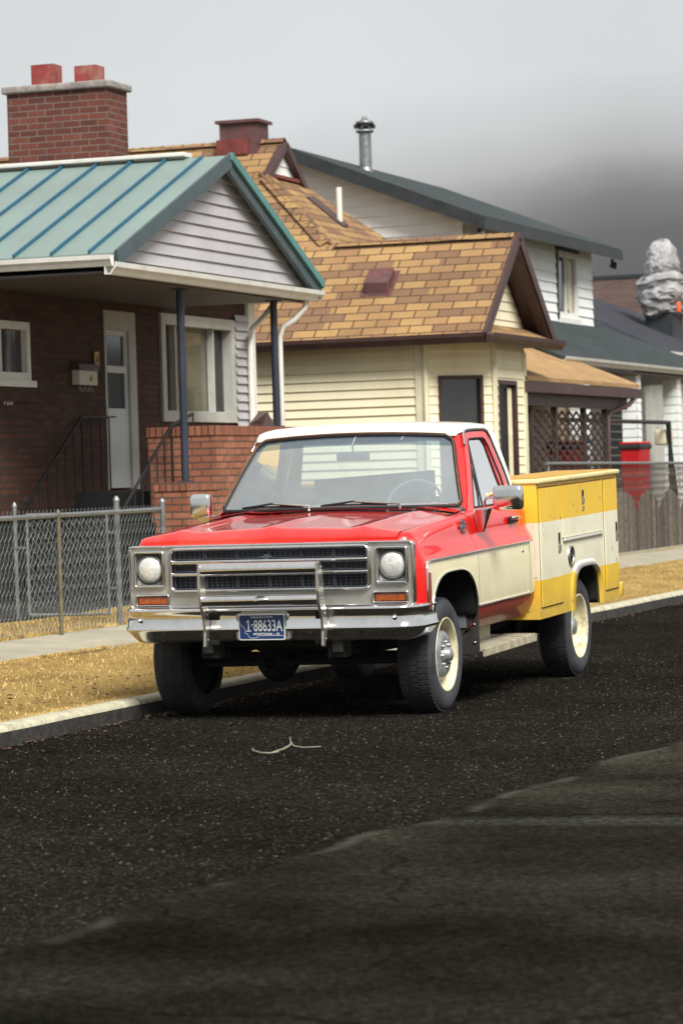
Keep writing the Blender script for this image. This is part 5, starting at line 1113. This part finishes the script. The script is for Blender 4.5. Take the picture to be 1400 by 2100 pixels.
# --- grille guard
mb = MB(); GY = -.915
mb.tube([(-.375, GY, 1.002), (.405, GY, 1.002)], .041, 18); mb.tube([(-.375, GY, .806), (.405, GY, .806)], .036, 18)
gg = part(mb, 'grille_guard', 'chrome')
mb = MB(); mb.lathe([(-.055, 0), (-.050, .012), (-.035, .032), (-.020, .048)], (.03, GY, .806), 'y', 28)
for i, v in enumerate(mb.v): mb.v[i] = (.03+(v[0]-.03)*1.5, v[1], .806+(v[2]-.806)*.62)
part(mb, 'oval_boss', 'chrome', gg)
up_p = [(-.955, 1.038), (-.925, 1.045), (-.875, 1.01), (-.860, .88), (-.858, .80), (-.835, .77), (-.812, .70), (-.815, .60), (-.855, .51), (-.875, .498), (-.895, .51), (-.885, .60), (-.900, .68), (-.945, .78), (-.962, .86)]
for sx_ in (-.382, .412):
    mb = MB(); mb.prism(up_p, 'x', sx_-.009, sx_+.009); u_ = part(mb, 'upright', 'worn_chrome', gg, bevel=.003)
    mb = MB()
    for (y, z) in ((-.90, 1.005), (-.90, .806), (-.85, .71), (-.85, .55)):
        mb.lathe([(-.008-.006, 0), (-.012, .007), (-.006, .009)], (sx_, y, z), 'x', 8); mb.lathe([(.014, 0), (.012, .007), (.006, .009)], (sx_, y, z), 'x', 8)
    part(mb, 'bolt', 'worn_chrome', u_)
    mb = MB(); s_ = 1 if sx_ < 0 else -1; a, b_ = sorted((sx_+.006*s_, sx_+.07*s_)); mb.box(a, b_, -.812, -.796, .675, .715); mb.box(a, b_, -.83, -.81, .52, .545); part(mb, 'mount', 'under_black', u_)
# --- greenhouse
def wsp(u, v):
    """windscreen surface, u -1..1 across, v 0..1 up"""
    xb, yb, zb = .862*u, .60+.115*u*u, 1.312-.006*u*u
    xt, yt, zt = .702*u, 1.005+.085*u*u, 1.802-.030*u*u
    bow = .018*math.sin(math.pi*v)
    return (lerp(xb, xt, v), lerp(yb, yt, v)-bow, lerp(zb, zt, v)+bow*.3)
def rr(u, v, r=.10):       # push grid corners in to round them
    return u, v
NU, NV = 30, 16
def patch(v0, v1, off=0.0, ur=1.0, rc=True):
    rows = []
    for j in range(NV+1):
        v = v0+(v1-v0)*j/NV; lim = ur
        if rc and v > .88: lim = ur-(.075)*(1-math.sqrt(max(0, 1-((v-.88)/.12)**2)))
        if rc and v < .06: lim = ur-(.03)*(1-math.sqrt(max(0, 1-((.06-v)/.06)**2)))
        rows.append([tuple(Vector(wsp(-lim+2*lim*i/NU, v))+Vector((0, -off*.75, off*.6))) for i in range(NU+1)])
    return rows
mb = MB(); mb.grid(patch(.0, .86)); ws = part(mb, 'windshield', 'windshield_glass')
mb = MB(); mb.grid(patch(.86, 1.0)); part(mb, 'sun_band', 'tinted_band', ws)
P_ = patch(0, 1, .008); ringp = P_[0]+[r[-1] for r in P_[1:-1]]+P_[-1][::-1]+[r[0] for r in P_[1:-1]][::-1]
mb = MB(); mb.tube(ringp+[ringp[0], ringp[1]], .014, 6, caps=False); part(mb, 'windshield_seal', 'seal_black', ws)
mb = MB(); mb.tube([tuple(Vector(p)+Vector((0, -.006, .012))) for p in ringp[NU-1:NU+NV*2+NU+2]], .006, 5, caps=False); part(mb, 'seal_edge', 'seal_rust', ws)
mb = MB(); mb.tube([tuple(Vector(wsp(.03, .86))+Vector((0, -.004, .002))), tuple(Vector(wsp(.045, 1.0))+Vector((0, -.004, .002)))], .0018, 4); mb.tube([tuple(Vector(wsp(.50, .93))+Vector((0, -.004, .002))), tuple(Vector(wsp(.53, 1.0))+Vector((0, -.004, .002)))], .0016, 4); part(mb, 'antenna_wire', 'plate_white', ws)
def sxp(z): return .888-(z-1.27)/.53*.150-.010*math.sin(math.pi*max(0, min(1, (z-1.27)/.53)))*-1
# roof
HR = [( .738, 1.80), (.735, 1.822), (.722, 1.838), (.70, 1.848), (.62, 1.862), (.45, 1.874), (.22, 1.882), (0, 1.885)]
prof_r = [(-x, z) for x, z in HR]+[(x, z) for x, z in HR[::-1][1:]]
mb = MB(); rows = []
for y, dz, dx in ((.0, 0, 0), (.012, .022, .0), (.05, .045, .0), (.12, .0, 0), (.3, 0, 0), (.55, 0, 0), (.75, -.002, 0), (.84, -.012, -.0), (.89, -.035, -.006), (.905, -.07, -.012)):
    row = []
    for x, z in prof_r:
        u = x/.738
        y0 = 1.005+.085*u*u-.012; zf = 1.806-.030*u*u
        if y == 0: row.append((x*.985, y0, zf))
        elif y == .012: row.append((x*.99, y0+.004, zf+(z-zf)*.42))
        elif y == .05: row.append((x, y0+.04, zf+(z-zf)*.82))
        else: row.append((x*(1+dx), min(1.945, y0+y-.0) if y < .3 else 1.045+y, z+dz))
    rows.append(row)
mb.grid(rows); rf_ = part(mb, 'cab_roof', 'truck_white')
for sg in (1, -1):
    def sp(y, z, o=0.0): return (sg*(sxp(z)+o), y, z)
    # door window frame (red) with opening, drip rail, glass, vent window
    OUT = [(.735, 1.272), (.86, 1.40), (1.02, 1.60), (1.13, 1.735), (1.17, 1.775), (1.23, 1.797), (1.40, 1.800), (1.66, 1.800), (1.705, 1.79), (1.735, 1.755), (1.80, 1.50), (1.835, 1.34), (1.838, 1.272)]
    INN = [(.905, 1.290), (.975, 1.40), (1.105, 1.58), (1.190, 1.695), (1.225, 1.735), (1.27, 1.750), (1.40, 1.752), (1.58, 1.752), (1.625, 1.742), (1.655, 1.700), (1.715, 1.48), (1.745, 1.34), (1.745, 1.290)]
    mb = MB(); n = len(OUT)
    o_ = [sp(y, z, .004) for y, z in OUT]; i_ = [sp(y, z, .004) for y, z in INN]; i2 = [sp(y, z, -.03) for y, z in INN]; o2 = [sp(y, z, -.012) for y, z in OUT]
    mb.grid([o2, o_, i_, i2], 0, False, close=True); part(mb, 'window_frame', 'truck_red', weld=True)
    mb = MB(); mb.face([sp(y, z, -.012) for y, z in INN]); sgw = part(mb, 'side_window', 'side_glass', recalc=False)
    mb = MB(); mb.tube([sp(y, z, .002) for y, z in INN]+[sp(*INN[0], .002)], .007, 5, smooth=True); mb.tube([sp(1.115, 1.290, .0), sp(1.225, 1.735, .0)], .008, 5); part(mb, 'window_seal', 'seal_black', sgw)
    # A-pillar filler between glass and door frame
    mb = MB(); aa = [tuple(Vector(wsp(sg*1.0, v))+Vector((0, .0, 0))) for v in [k/10 for k in range(11)]]
    bb = [sp(.735+(1.20-.735)*(k/10)**.92, 1.272+(1.79-1.272)*k/10, -.008) for k in range(11)]
    mb.grid([aa, [tuple((Vector(a)+Vector(b))/2+Vector((sg*.012, -.012, .002))) for a, b in zip(aa, bb)], bb]); part(mb, 'windshield_pillar', 'truck_red', weld=True)
    # drip moulding
    mb = MB(); dp = [(1.10, 1.715), (1.145, 1.775), (1.20, 1.806), (1.28, 1.816), (1.45, 1.818), (1.68, 1.815), (1.735, 1.80), (1.765, 1.76), (1.83, 1.52), (1.87, 1.36), (1.885, 1.29)]
    mb.tube([sp(y, z, .008) for y, z in dp], .008, 6); part(mb, 'drip_moulding', 'chrome')
    mb = MB(); mb.tube([sp(y-.004, z-.012, .006) for y, z in dp], .006, 5); part(mb, 'drip_seal', 'seal_black')
    # white sail panel behind the door
    mb = MB(); mb.grid([[sp(y, z, 0.0) for y, z in OUT[7:]], [sp(1.95-.01*(q[1] > 1.7)-(.035 if q[1] > 1.78 else 0), max(1.272, q[1]), -.004 if k < 2 else 0) for k, q in enumerate(OUT[7:])]]); part(mb, 'sail_panel', 'truck_white')
# cab back with rear window opening
mb = MB()
def CB(u, z, o=0.0): return (u, 1.948-(z-1.27)*.035+(.0 if z < 1.7 else -.01), z)
def backwall(z): return sxp(z)
zz = [1.20, 1.31, 1.335, 1.74, 1.765, 1.815]; 
for z0, z1 in zip(zz, zz[1:]):
    b0, b1 = backwall(max(1.27, z0)), backwall(max(1.27, z1))
    if z0 >= 1.335 and z1 <= 1.74:
        mb.face([CB(-b0, z0), CB(-.74, z0), CB(-.69, z1), CB(-b1, z1)]); mb.face([CB(.74, z0), CB(b0, z0), CB(b1, z1), CB(.69, z1)])
    else: mb.face([CB(-b0, z0), CB(b0, z0), CB(b1, z1), CB(-b1, z1)])
cbk = part(mb, 'cab_back', 'truck_white', recalc=False)
mb = MB(); mb.face([CB(-.74, 1.335), CB(.74, 1.335), CB(.69, 1.74), CB(-.69, 1.74)]); part(mb, 'rear_window', 'rear_glass', cbk, recalc=False)
# interior
mb = MB(); mb.bbox(-.80, .80, .66, .92, 1.08, 1.272, .03); part(mb, 'dashboard', 'interior_grey')
mb = MB(); mb.bbox(-.74, .74, 1.25, 1.80, .85, 1.00, .05); mb.bbox(-.74, .74, 1.72, 1.90, .95, 1.345, .05); part(mb, 'bench_seat', 'seat_grey')
mb = MB(); mb.box(-.92, .92, .6, 1.94, .55, .60); mb.box(-.90, .90, 1.925, 1.94, .6, 1.25); mb.box(-.9, .9, .58, .60, .5, 1.24); part(mb, 'cab_floor', 'interior_grey')
mb = MB(); cx_, cy_, cz_ = .44, .98, 1.315; ring = []
for i in range(33):
    a = 2*math.pi*i/32; ring.append((cx_+.195*math.cos(a), cy_-.085*math.sin(a)*-1, cz_+.165*math.sin(a)))
mb.tube(ring, .011, 8, caps=False); mb.tube([(cx_-.18, cy_, cz_), (cx_, cy_-.03, cz_-.02), (cx_+.18, cy_, cz_)], .012, 6); mb.tube([(cx_, cy_-.03, cz_-.02), (cx_, cy_-.3, cz_-.16)], .025, 8)
part(mb, 'steering_wheel', 'interior_grey')
mb = MB(); mb.bbox(-.14, .10, 1.06, 1.085, 1.63, 1.69, .012); mb.tube([(-.02, 1.07, 1.685), (-.015, 1.05, 1.79)], .006, 6); part(mb, 'rear_view_mirror', 'seat_grey')
mb = MB(); mb.add([(-.61, 1.90, 1.30), (.30, 1.90, 1.30), (.30, 1.90, 1.53), (-.61, 1.90, 1.485), (-.61, 1.915, 1.30), (.30, 1.915, 1.30), (.30, 1.915, 1.53), (-.61, 1.915, 1.485)], [(0, 1, 2, 3), (7, 6, 5, 4), (0, 4, 5, 1), (1, 5, 6, 2), (2, 6, 7, 3), (3, 7, 4, 0)]); part(mb, 'seat_panel', 'seat_grey')
mb = MB(); mb.box(-.76, -.62, 1.88, 1.90, 1.32, 1.435); part(mb, 'paper_bag', 'box_cream')
# wipers
def wiper(xc, xp, vb=.035):
    def g_(u, v, o): q = Vector(wsp(u, v)); return tuple(q+Vector((0, -o*.75, o*.6)))
    w_ = MB(); w_.tube([(xp, .575, 1.305), g_(xp/.86*.98, .02, .03), g_(xc/.86, vb+.035, .026)], [.011, .008, .006], 6); arm = part(w_, 'wiper', 'worn_chrome')
    w_ = MB(); pts = [g_((xc-.235+.47*i/8)/.86, vb+.004+.006*math.sin(i/8*math.pi), .010) for i in range(9)]
    w_.tube(pts, .006, 5); w_.tube([g_((xc-.15)/.86, vb+.012, .014), g_(xc/.86, vb+.035, .026), g_((xc+.15)/.86, vb+.012, .014)], .007, 5); w_.tube([g_((xc-.225)/.86, vb+.006, .012), g_((xc-.12)/.86, vb+.02, .018), g_((xc-.04)/.86, vb+.008, .012)], .005, 5); w_.tube([g_((xc+.225)/.86, vb+.006, .012), g_((xc+.12)/.86, vb+.02, .018), g_((xc+.04)/.86, vb+.008, .012)], .005, 5)
    part(w_, 'blade', 'seal_black', arm)
wiper(-.47, -.18); wiper(.13, .47)
# --- wheels
def wheel(sg, y, z, rear=False):
    xo = .945 if sg > 0 else -.975; R_ = .372; w_ = .235
    mb = MB(); pr = [(-.010, .236), (-.002, .246), (.004, .275), (.006, .305), (.0, .335), (-.016, .355), (-.030, .366), (-.045, R_), (-w_/2, R_+.002), (-w_+.045, R_), (-w_+.030, .366), (-w_+.016, .355), (-w_, .33), (-w_, .25)]
    mb.lathe([(o*sg, r) for o, r in pr], (xo, y, z), 'x', 64, 0)
    for k, f in enumerate(mb.f):
        r = sum(math.hypot(mb.v[i][1]-y, mb.v[i][2]-z) for i in f)/len(f)
        if r < .352: mb.m[k] = 1
    # tread lugs
    n = 60
    for i in range(n):
        a = 2*math.pi*i/n
        for o0, o1, sh in ((-.022, -.085, 0), (-.092, -.142, .5), (-.150, -.213, 0)):
            aa_ = a+sh*2*math.pi/n; da = .62*math.pi/n; r0, r1 = R_-.008, R_+.006; v = []
            for (o, rr_) in ((o0, r0), (o1, r0), (o0, r1), (o1, r1)):
                rr2 = rr_-(.008 if abs(o+.022) < .002 or abs(o+.213) < .002 else 0)
                for q in (-da, da): v.append((xo+sg*o, y+rr2*math.cos(aa_+q), z+rr2*math.sin(aa_+q)))
            mb.add(v, [(4, 5, 7, 6), (0, 4, 6, 2), (1, 3, 7, 5), (0, 1, 5, 4), (2, 6, 7, 3)], 0)
    wh = part(mb, 'wheel', ['rubber', 'sidewall'])
    mb = MB()
    mb.lathe([(sg*o, r) for o, r in ((-.012, .2375), (-.004, .243), (.001, .238), (-.004, .230), (-.014, .222), (-.05, .213), (-.075, .208), (-.10, .190), (-.103, .175))], (xo, y, z), 'x', 48)
    if not rear:
        # dished disc with hand holes
        k = 48; rad = [.196, .168, .156, .130, .095, .060]; off = [-.100, -.075, -.032, -.012, -.016, -.020]
        for i in range(k):
            a0_, a1_ = 2*math.pi*i/k, 2*math.pi*(i+1)/k; seg = i % 12
            for j in range(5):
                if j in (0, 1) and seg in (3, 4, 5, 6, 7, 8): continue
                mb.face([(xo+sg*off[j], y+rad[j]*math.cos(a0_), z+rad[j]*math.sin(a0_)), (xo+sg*off[j], y+rad[j]*math.cos(a1_), z+rad[j]*math.sin(a1_)), (xo+sg*off[j+1], y+rad[j+1]*math.cos(a1_), z+rad[j+1]*math.sin(a1_)), (xo+sg*off[j+1], y+rad[j+1]*math.cos(a0_), z+rad[j+1]*math.sin(a0_))], 1 if j > 0 else 0, True)
    else:
        mb.lathe([(sg*o, r) for o, r in ((-.103, .175), (-.118, .150), (-.110, .110), (-.095, .080), (-.095, .06))], (xo, y, z), 'x', 48)
    rm = part(mb, 'rim', ['rim_cream', 'hub_grey'], wh, weld=True)
    mb = MB()
    hub = ((-.04, .064), (-.012, .060), (-.006, .046), (.018, .044), (.030, .038), (.034, .0)) if not rear else ((-.10, .075), (-.05, .068), (-.035, .055), (-.03, .0))
    mb.lathe([(sg*o, r) for o, r in hub], (xo, y, z), 'x', 24)
    for i in range(8):
        a = 2*math.pi*i/8; off_ = -.018 if not rear else -.098; mb.lathe([(sg*(off_), .011), (sg*(off_+.022), .011), (sg*(off_+.024), 0)], (xo, y+.082*math.cos(a), z+.082*math.sin(a)), 'x', 6)
    part(mb, 'hub', 'hub_grey', wh)
    mb = MB(); mb.lathe([(sg*-.13, .0), (sg*-.13, .205)], (xo, y, z), 'x', 24); mb.lathe([(sg*-.20, .0), (sg*-.20, .245)], (xo, y, z), 'x', 24); mb.lathe([(sg*-.16, .0), (sg*-.16, .15), (sg*-.26, .15)], (xo, y, z), 'x', 20); part(mb, 'brake_drum', 'under_black', wh)
    return wh
for sg in (1, -1):
    wheel(sg, 0, .372); wheel(sg, 3.34, .372-.0232*3.34, True)
# --- underbody
mb = MB()
for sg in (1, -1):
    mb.box(sg*.36, sg*.44, -.60, 4.1, .50, .64); bar(mb, (sg*.42, -.62, .47), (sg*.42, .62, .47), .07, .03); bar(mb, (sg*.42, -.45, .43), (sg*.42, .45, .43), .07, .03); bar(mb, (sg*.42, 2.65, .42), (sg*.42, 4.0, .42), .07, .05)
    mb.tube([(sg*.43, -.02, .35), (sg*.52, .12, .75)], .03, 8); mb.box(sg*.37, sg*.49, -.68, -.58, .42, .56)
mb.box(-.44, .44, -.55, -.45, .48, .60); mb.box(-.4, .4, .5, .6, .45, .6); mb.bbox(-.3, .3, -.3, 1.3, .42, .75, .06); mb.bbox(-.45, .40, 1.3, 2.0, .42, .62, .05)
mb.tube([(-.72, 0, .36), (.72, 0, .36)], .045, 10); mb.tube([(-.72, 3.34, .29), (.72, 3.34, .29)], .05, 10)
mb.lathe([(-.16, .04), (-.12, .10), (0, .145), (.10, .12), (.16, .05)], (-.22, -.02, .345), 'y', 16); mb.lathe([(-.16, .04), (-.12, .10), (0, .15), (.10, .12), (.16, .05)], (0, 3.32, .29), 'y', 16)
mb.tube([(-.70, -.12, .33), (.70, -.12, .35)], .018, 8); mb.tube([(.25, -.3, .40), (.3, 1.6, .36), (.5, 2.4, .36), (.5, 4.1, .40)], .035, 8); mb.box(-.75, -.45, .9, 2.0, .40, .60)
mb.box(-.62, .62, -.60, .55, .62, 1.05)
part(mb, 'chassis', 'under_black')
mb = MB()
for x in (-.47, .41):
    mb = MB(); mb.bbox(x, x+.07, -.72, -.66, .45, .53, .01); part(mb, 'tow_hook', 'flap_black')
for sg in (1, -1):
    a, b_ = sorted((sg*.775, sg*.985))
    mb = MB(); mb.prism(rrect(a, b_, .325, .735, .035), 'y', .590, .602)
    mf = part(mb, 'mud_flap', 'flap_black')
    mb = MB()
    for z in (.40, .52, .66): mb.lathe([(-.006, 0), (-.004, .008), (0, .009)], (sg*.955, .588, z), 'y', 8)
    part(mb, 'bolt', 'worn_chrome', mf)
    # running board
    mb = MB(); a, b_ = sorted((sg*.76, sg*1.0)); y0, y1 = .66, 1.93
    mb.box(a, b_, y0, y1, .335, .350)
    for i in range(9): x = a+(b_-a)*(i+.5)/9; mb.box(x-.007, x+.007, y0+.01, y1-.01, .350, .357)
    mb.box(sg*.988, sg*1.004, y0, y1, .300, .352)
    for i in range(60): yy = y0+.01+(y1-y0-.02)*i/60; mb.box(sg*1.004, sg*1.008, yy, yy+.010, .303, .350)
    rb = part(mb, 'running_board', 'step_alu')
    mb = MB(); mb.box(sg*.76, sg*.775, y0, 1.55, .35, .475); part(mb, 'step_back', 'step_alu', rb)
# --- utility body
BY0, BY1, BZ0, BZ1 = 1.985, 4.29, .445, 1.405
S1, S2 = 1.130, .722      # bounds of the cream band
XO, XI = 1.02, .56
RA = dict(ay=3.27, az=.30, a=.41, b=.455, n=4.0)
for sg in (1, -1):
    mb = MB()
    ry = [BY0, 2.2, 2.5, 2.7]+[RA['ay']-RA['a']*math.copysign(abs(math.cos(t))**(2/4.0), math.cos(t)) for t in [math.pi*i/36 for i in range(37)]]+[3.8, 4.0, BY1]
    ry = sorted(set(round(v, 4) for v in ry))
    for (z0, z1, m) in ((BZ0, S2, 0), (S2, S1, 1), (S1, BZ1, 0)):
        for a, b_ in zip(ry, ry[1:]):
            la, lb = min(z1, max(z0, arch(a, **RA))), min(z1, max(z0, arch(b_, **RA)))
            if z1-la < 1e-4 and z1-lb < 1e-4: continue
            mb.face([(sg*XO, a, la), (sg*XO, b_, lb), (sg*XO, b_, z1), (sg*XO, a, z1)], m)
        for y in (BY0, BY1):
            mb.face([(sg*XI, y, z0), (sg*XO, y, z0), (sg*XO, y, z1), (sg*XI, y, z1)], m)
    mb.face([(sg*XI, BY0, BZ0), (sg*XI, BY1, BZ0), (sg*XI, BY1, BZ1), (sg*XI, BY0, BZ1)], 0)
    mb.face([(sg*XI, BY0, BZ0), (sg*XO, BY0, BZ0), (sg*XO, 2.86, BZ0), (sg*XI, 2.86, BZ0)], 0); mb.face([(sg*XI, 3.68, BZ0), (sg*XO, 3.68, BZ0), (sg*XO, BY1, BZ0), (sg*XI, BY1, BZ0)], 0)
    box_ = part(mb, 'utility_box', ['box_yellow', 'box_cream'], weld=True)
    # doors stand slightly proud, gaps read dark
    def door(y0, y1, z0, z1, name, notch=False):
        g_ = MB()
        def pb(ya_, yb_, za, zb, m): g_.box(sg*(XO+.001), sg*(XO+.012), ya_, yb_, za, zb, m)
        cuts = [z0]+[c for c in (S2, S1) if z0 < c < z1]+[z1]
        for a, b_ in zip(cuts, cuts[1:]):
            m = 1 if (a+b_)/2 > S2 and (a+b_)/2 < S1 else 0
            pb(y0, y1, a, b_, m)
        k = MB(); e_ = .010
        for q in ((y0-e_, y1+e_, z0-e_, z0), (y0-e_, y1+e_, z1, z1+e_), (y0-e_, y0, z0, z1), (y1, y1+e_, z0, z1)): k.box(sg*(XO+.0005), sg*(XO+.0015), q[0], q[1], q[2], q[3])
        d_ = part(g_, name, ['box_yellow', 'box_cream'], box_, weld=True); part(k, 'door_gap', 'seal_rust', d_); return d_
    d1 = door(2.03, 2.60, .53, 1.372, 'front_door'); d2 = door(2.64, 3.80, .992, 1.372, 'middle_door'); d3 = door(3.86, 4.245, .53, 1.372, 'rear_door')
    def latch(y, z, d_, h=.075, w=.030):
        g_ = MB(); g_.box(sg*(XO+.012), sg*(XO+.016), y-w, y+w, z-h, z+h); g_.box(sg*(XO+.016), sg*(XO+.024), y-w*.65, y+w*.65, z-h*.85, z-h*.2, 1); g_.box(sg*(XO+.016), sg*(XO+.019), y-w*.65, y+w*.65, z+h*.1, z+h*.85, 2)
        return part(g_, 'latch', ['worn_chrome', 'worn_chrome', 'under_black'], d_, bevel=.003)
    latch(2.51, .965, d1); latch(3.21, 1.27, d2, .055); latch(4.19, .965, d3)
    g_ = MB(); g_.box(sg*(XO+.012), sg*(XO+.020), 3.19, 3.23, 1.17, 1.20); part(g_, 'padlock_hasp', 'worn_chrome', d2)
    g_ = MB(); g_.box(sg*(XO+.002), sg*(XO+.022), 2.66, 3.80, .970, .988); part(g_, 'hinge_strip', 'truck_white', box_)
    g_ = MB(); g_.lathe([(sg*.0, .078), (sg*.014, .075), (sg*.014, .062), (sg*.002, .060)], (sg*(XO+.0), 2.86, .850), 'x', 28, 0); g_.lathe([(sg*.003, .061), (sg*.003, .0)], (sg*XO, 2.86, .85), 'x', 28, 1); g_.lathe([(sg*.003, .02), (sg*.014, .018), (sg*.014, .0)], (sg*XO, 2.865, .845), 'x', 12, 2)
    part(g_, 'fuel_filler', ['worn_chrome', 'under_black', 'flap_black'], box_)
    # wheel-arch flare and inner well
    g_ = MB(); pts = [(RA['ay']-RA['a']*math.copysign(abs(math.cos(t))**.5, math.cos(t)), ) for t in [math.pi*i/36 for i in range(37)]]
    pts = [(p[0], max(BZ0, arch(p[0], **RA))) for p in pts]
    for k in range(len(pts)-1):
        (ya_, za), (yb_, zb) = pts[k], pts[k+1]
        if za <= BZ0+.001 and zb <= BZ0+.001: continue
        m = 1 if (za+zb)/2 > S2-.02 else 0; c0 = RA['ay']
        oa = (ya_+(ya_-c0)*.10, za+.045 if za > BZ0 else za); ob = (yb_+(yb_-c0)*.10, zb+.045 if zb > BZ0 else zb)
        g_.face([(sg*(XO+.030), ya_, za), (sg*(XO+.030), yb_, zb), (sg*(XO+.001), ob[0], ob[1]), (sg*(XO+.001), oa[0], oa[1])], m, True); g_.face([(sg*(XO+.030), ya_, za), (sg*(XO+.030), yb_, zb), (sg*(XO-.02), yb_, zb), (sg*(XO-.02), ya_, za)], m, True)
    part(g_, 'wheel_flare', ['box_yellow', 'truck_white'], box_, weld=True)
    g_ = MB(); g_.grid([[(sg*(XO-.005), y, z) for y, z in pts], [(sg*.60, y, z) for y, z in pts]]); g_.box(sg*.58, sg*.60, 2.84, 3.70, .30, .78); part(g_, 'wheel_well', 'under_black', box_)
    # lid with rolled edge
    g_ = MB(); x0, x1 = sorted((sg*(XI-.02), sg*(XO+.028))); g_.bbox(x0, x1, BY0-.012, BY1+.012, BZ1, BZ1+.036, .012); ld = part(g_, 'lid', 'box_lid', box_)
    g_ = MB(); x0, x1 = sorted((sg*(XI-.01), sg*(XO-.01))); g_.box(x0, x1, BY0+.03, BY1-.03, BZ1+.037, BZ1+.041); part(g_, 'tread_top', 'lid_top', ld)
mb = MB(); mb.box(-XI+.002, XI-.002, BY0+.02, BY1-.01, .62, .66); mb.box(-XI+.002, XI-.002, BY0, BY0+.02, .5, 1.28); mb.box(-XI+.002, XI-.002, BY1-.03, BY1-.01, .66, 1.15); part(mb, 'bed', 'box_yellow')
mb = MB(); mb.bbox(-1.03, 1.03, 4.295, 4.38, .455, .56, .008); part(mb, 'rear_step_bumper', 'box_yellow')

# ------------------------------------------------------------------ damp air between here and the hills
mb = MB(); mb.box(-1100, 1100, -60, 860, -1.2, 90)
hz_ = mb.build('haze', 'black_iron'); hm = bpy.data.materials.new('haze'); hm.use_nodes = True; ht = hm.node_tree; ht.nodes.clear()
pv = N(ht, 'ShaderNodeVolumePrincipled'); pv.inputs['Color'].default_value = (.66, .67, .69, 1); pv.inputs['Density'].default_value = .00009
ho = N(ht, 'ShaderNodeOutputMaterial'); ht.links.new(pv.outputs[0], ho.inputs['Volume']); hz_.data.materials.clear(); hz_.data.materials.append(hm)
hz_['kind'] = 'stuff'; hz_['label'] = 'thin grey damp haze in front of the wooded hill'
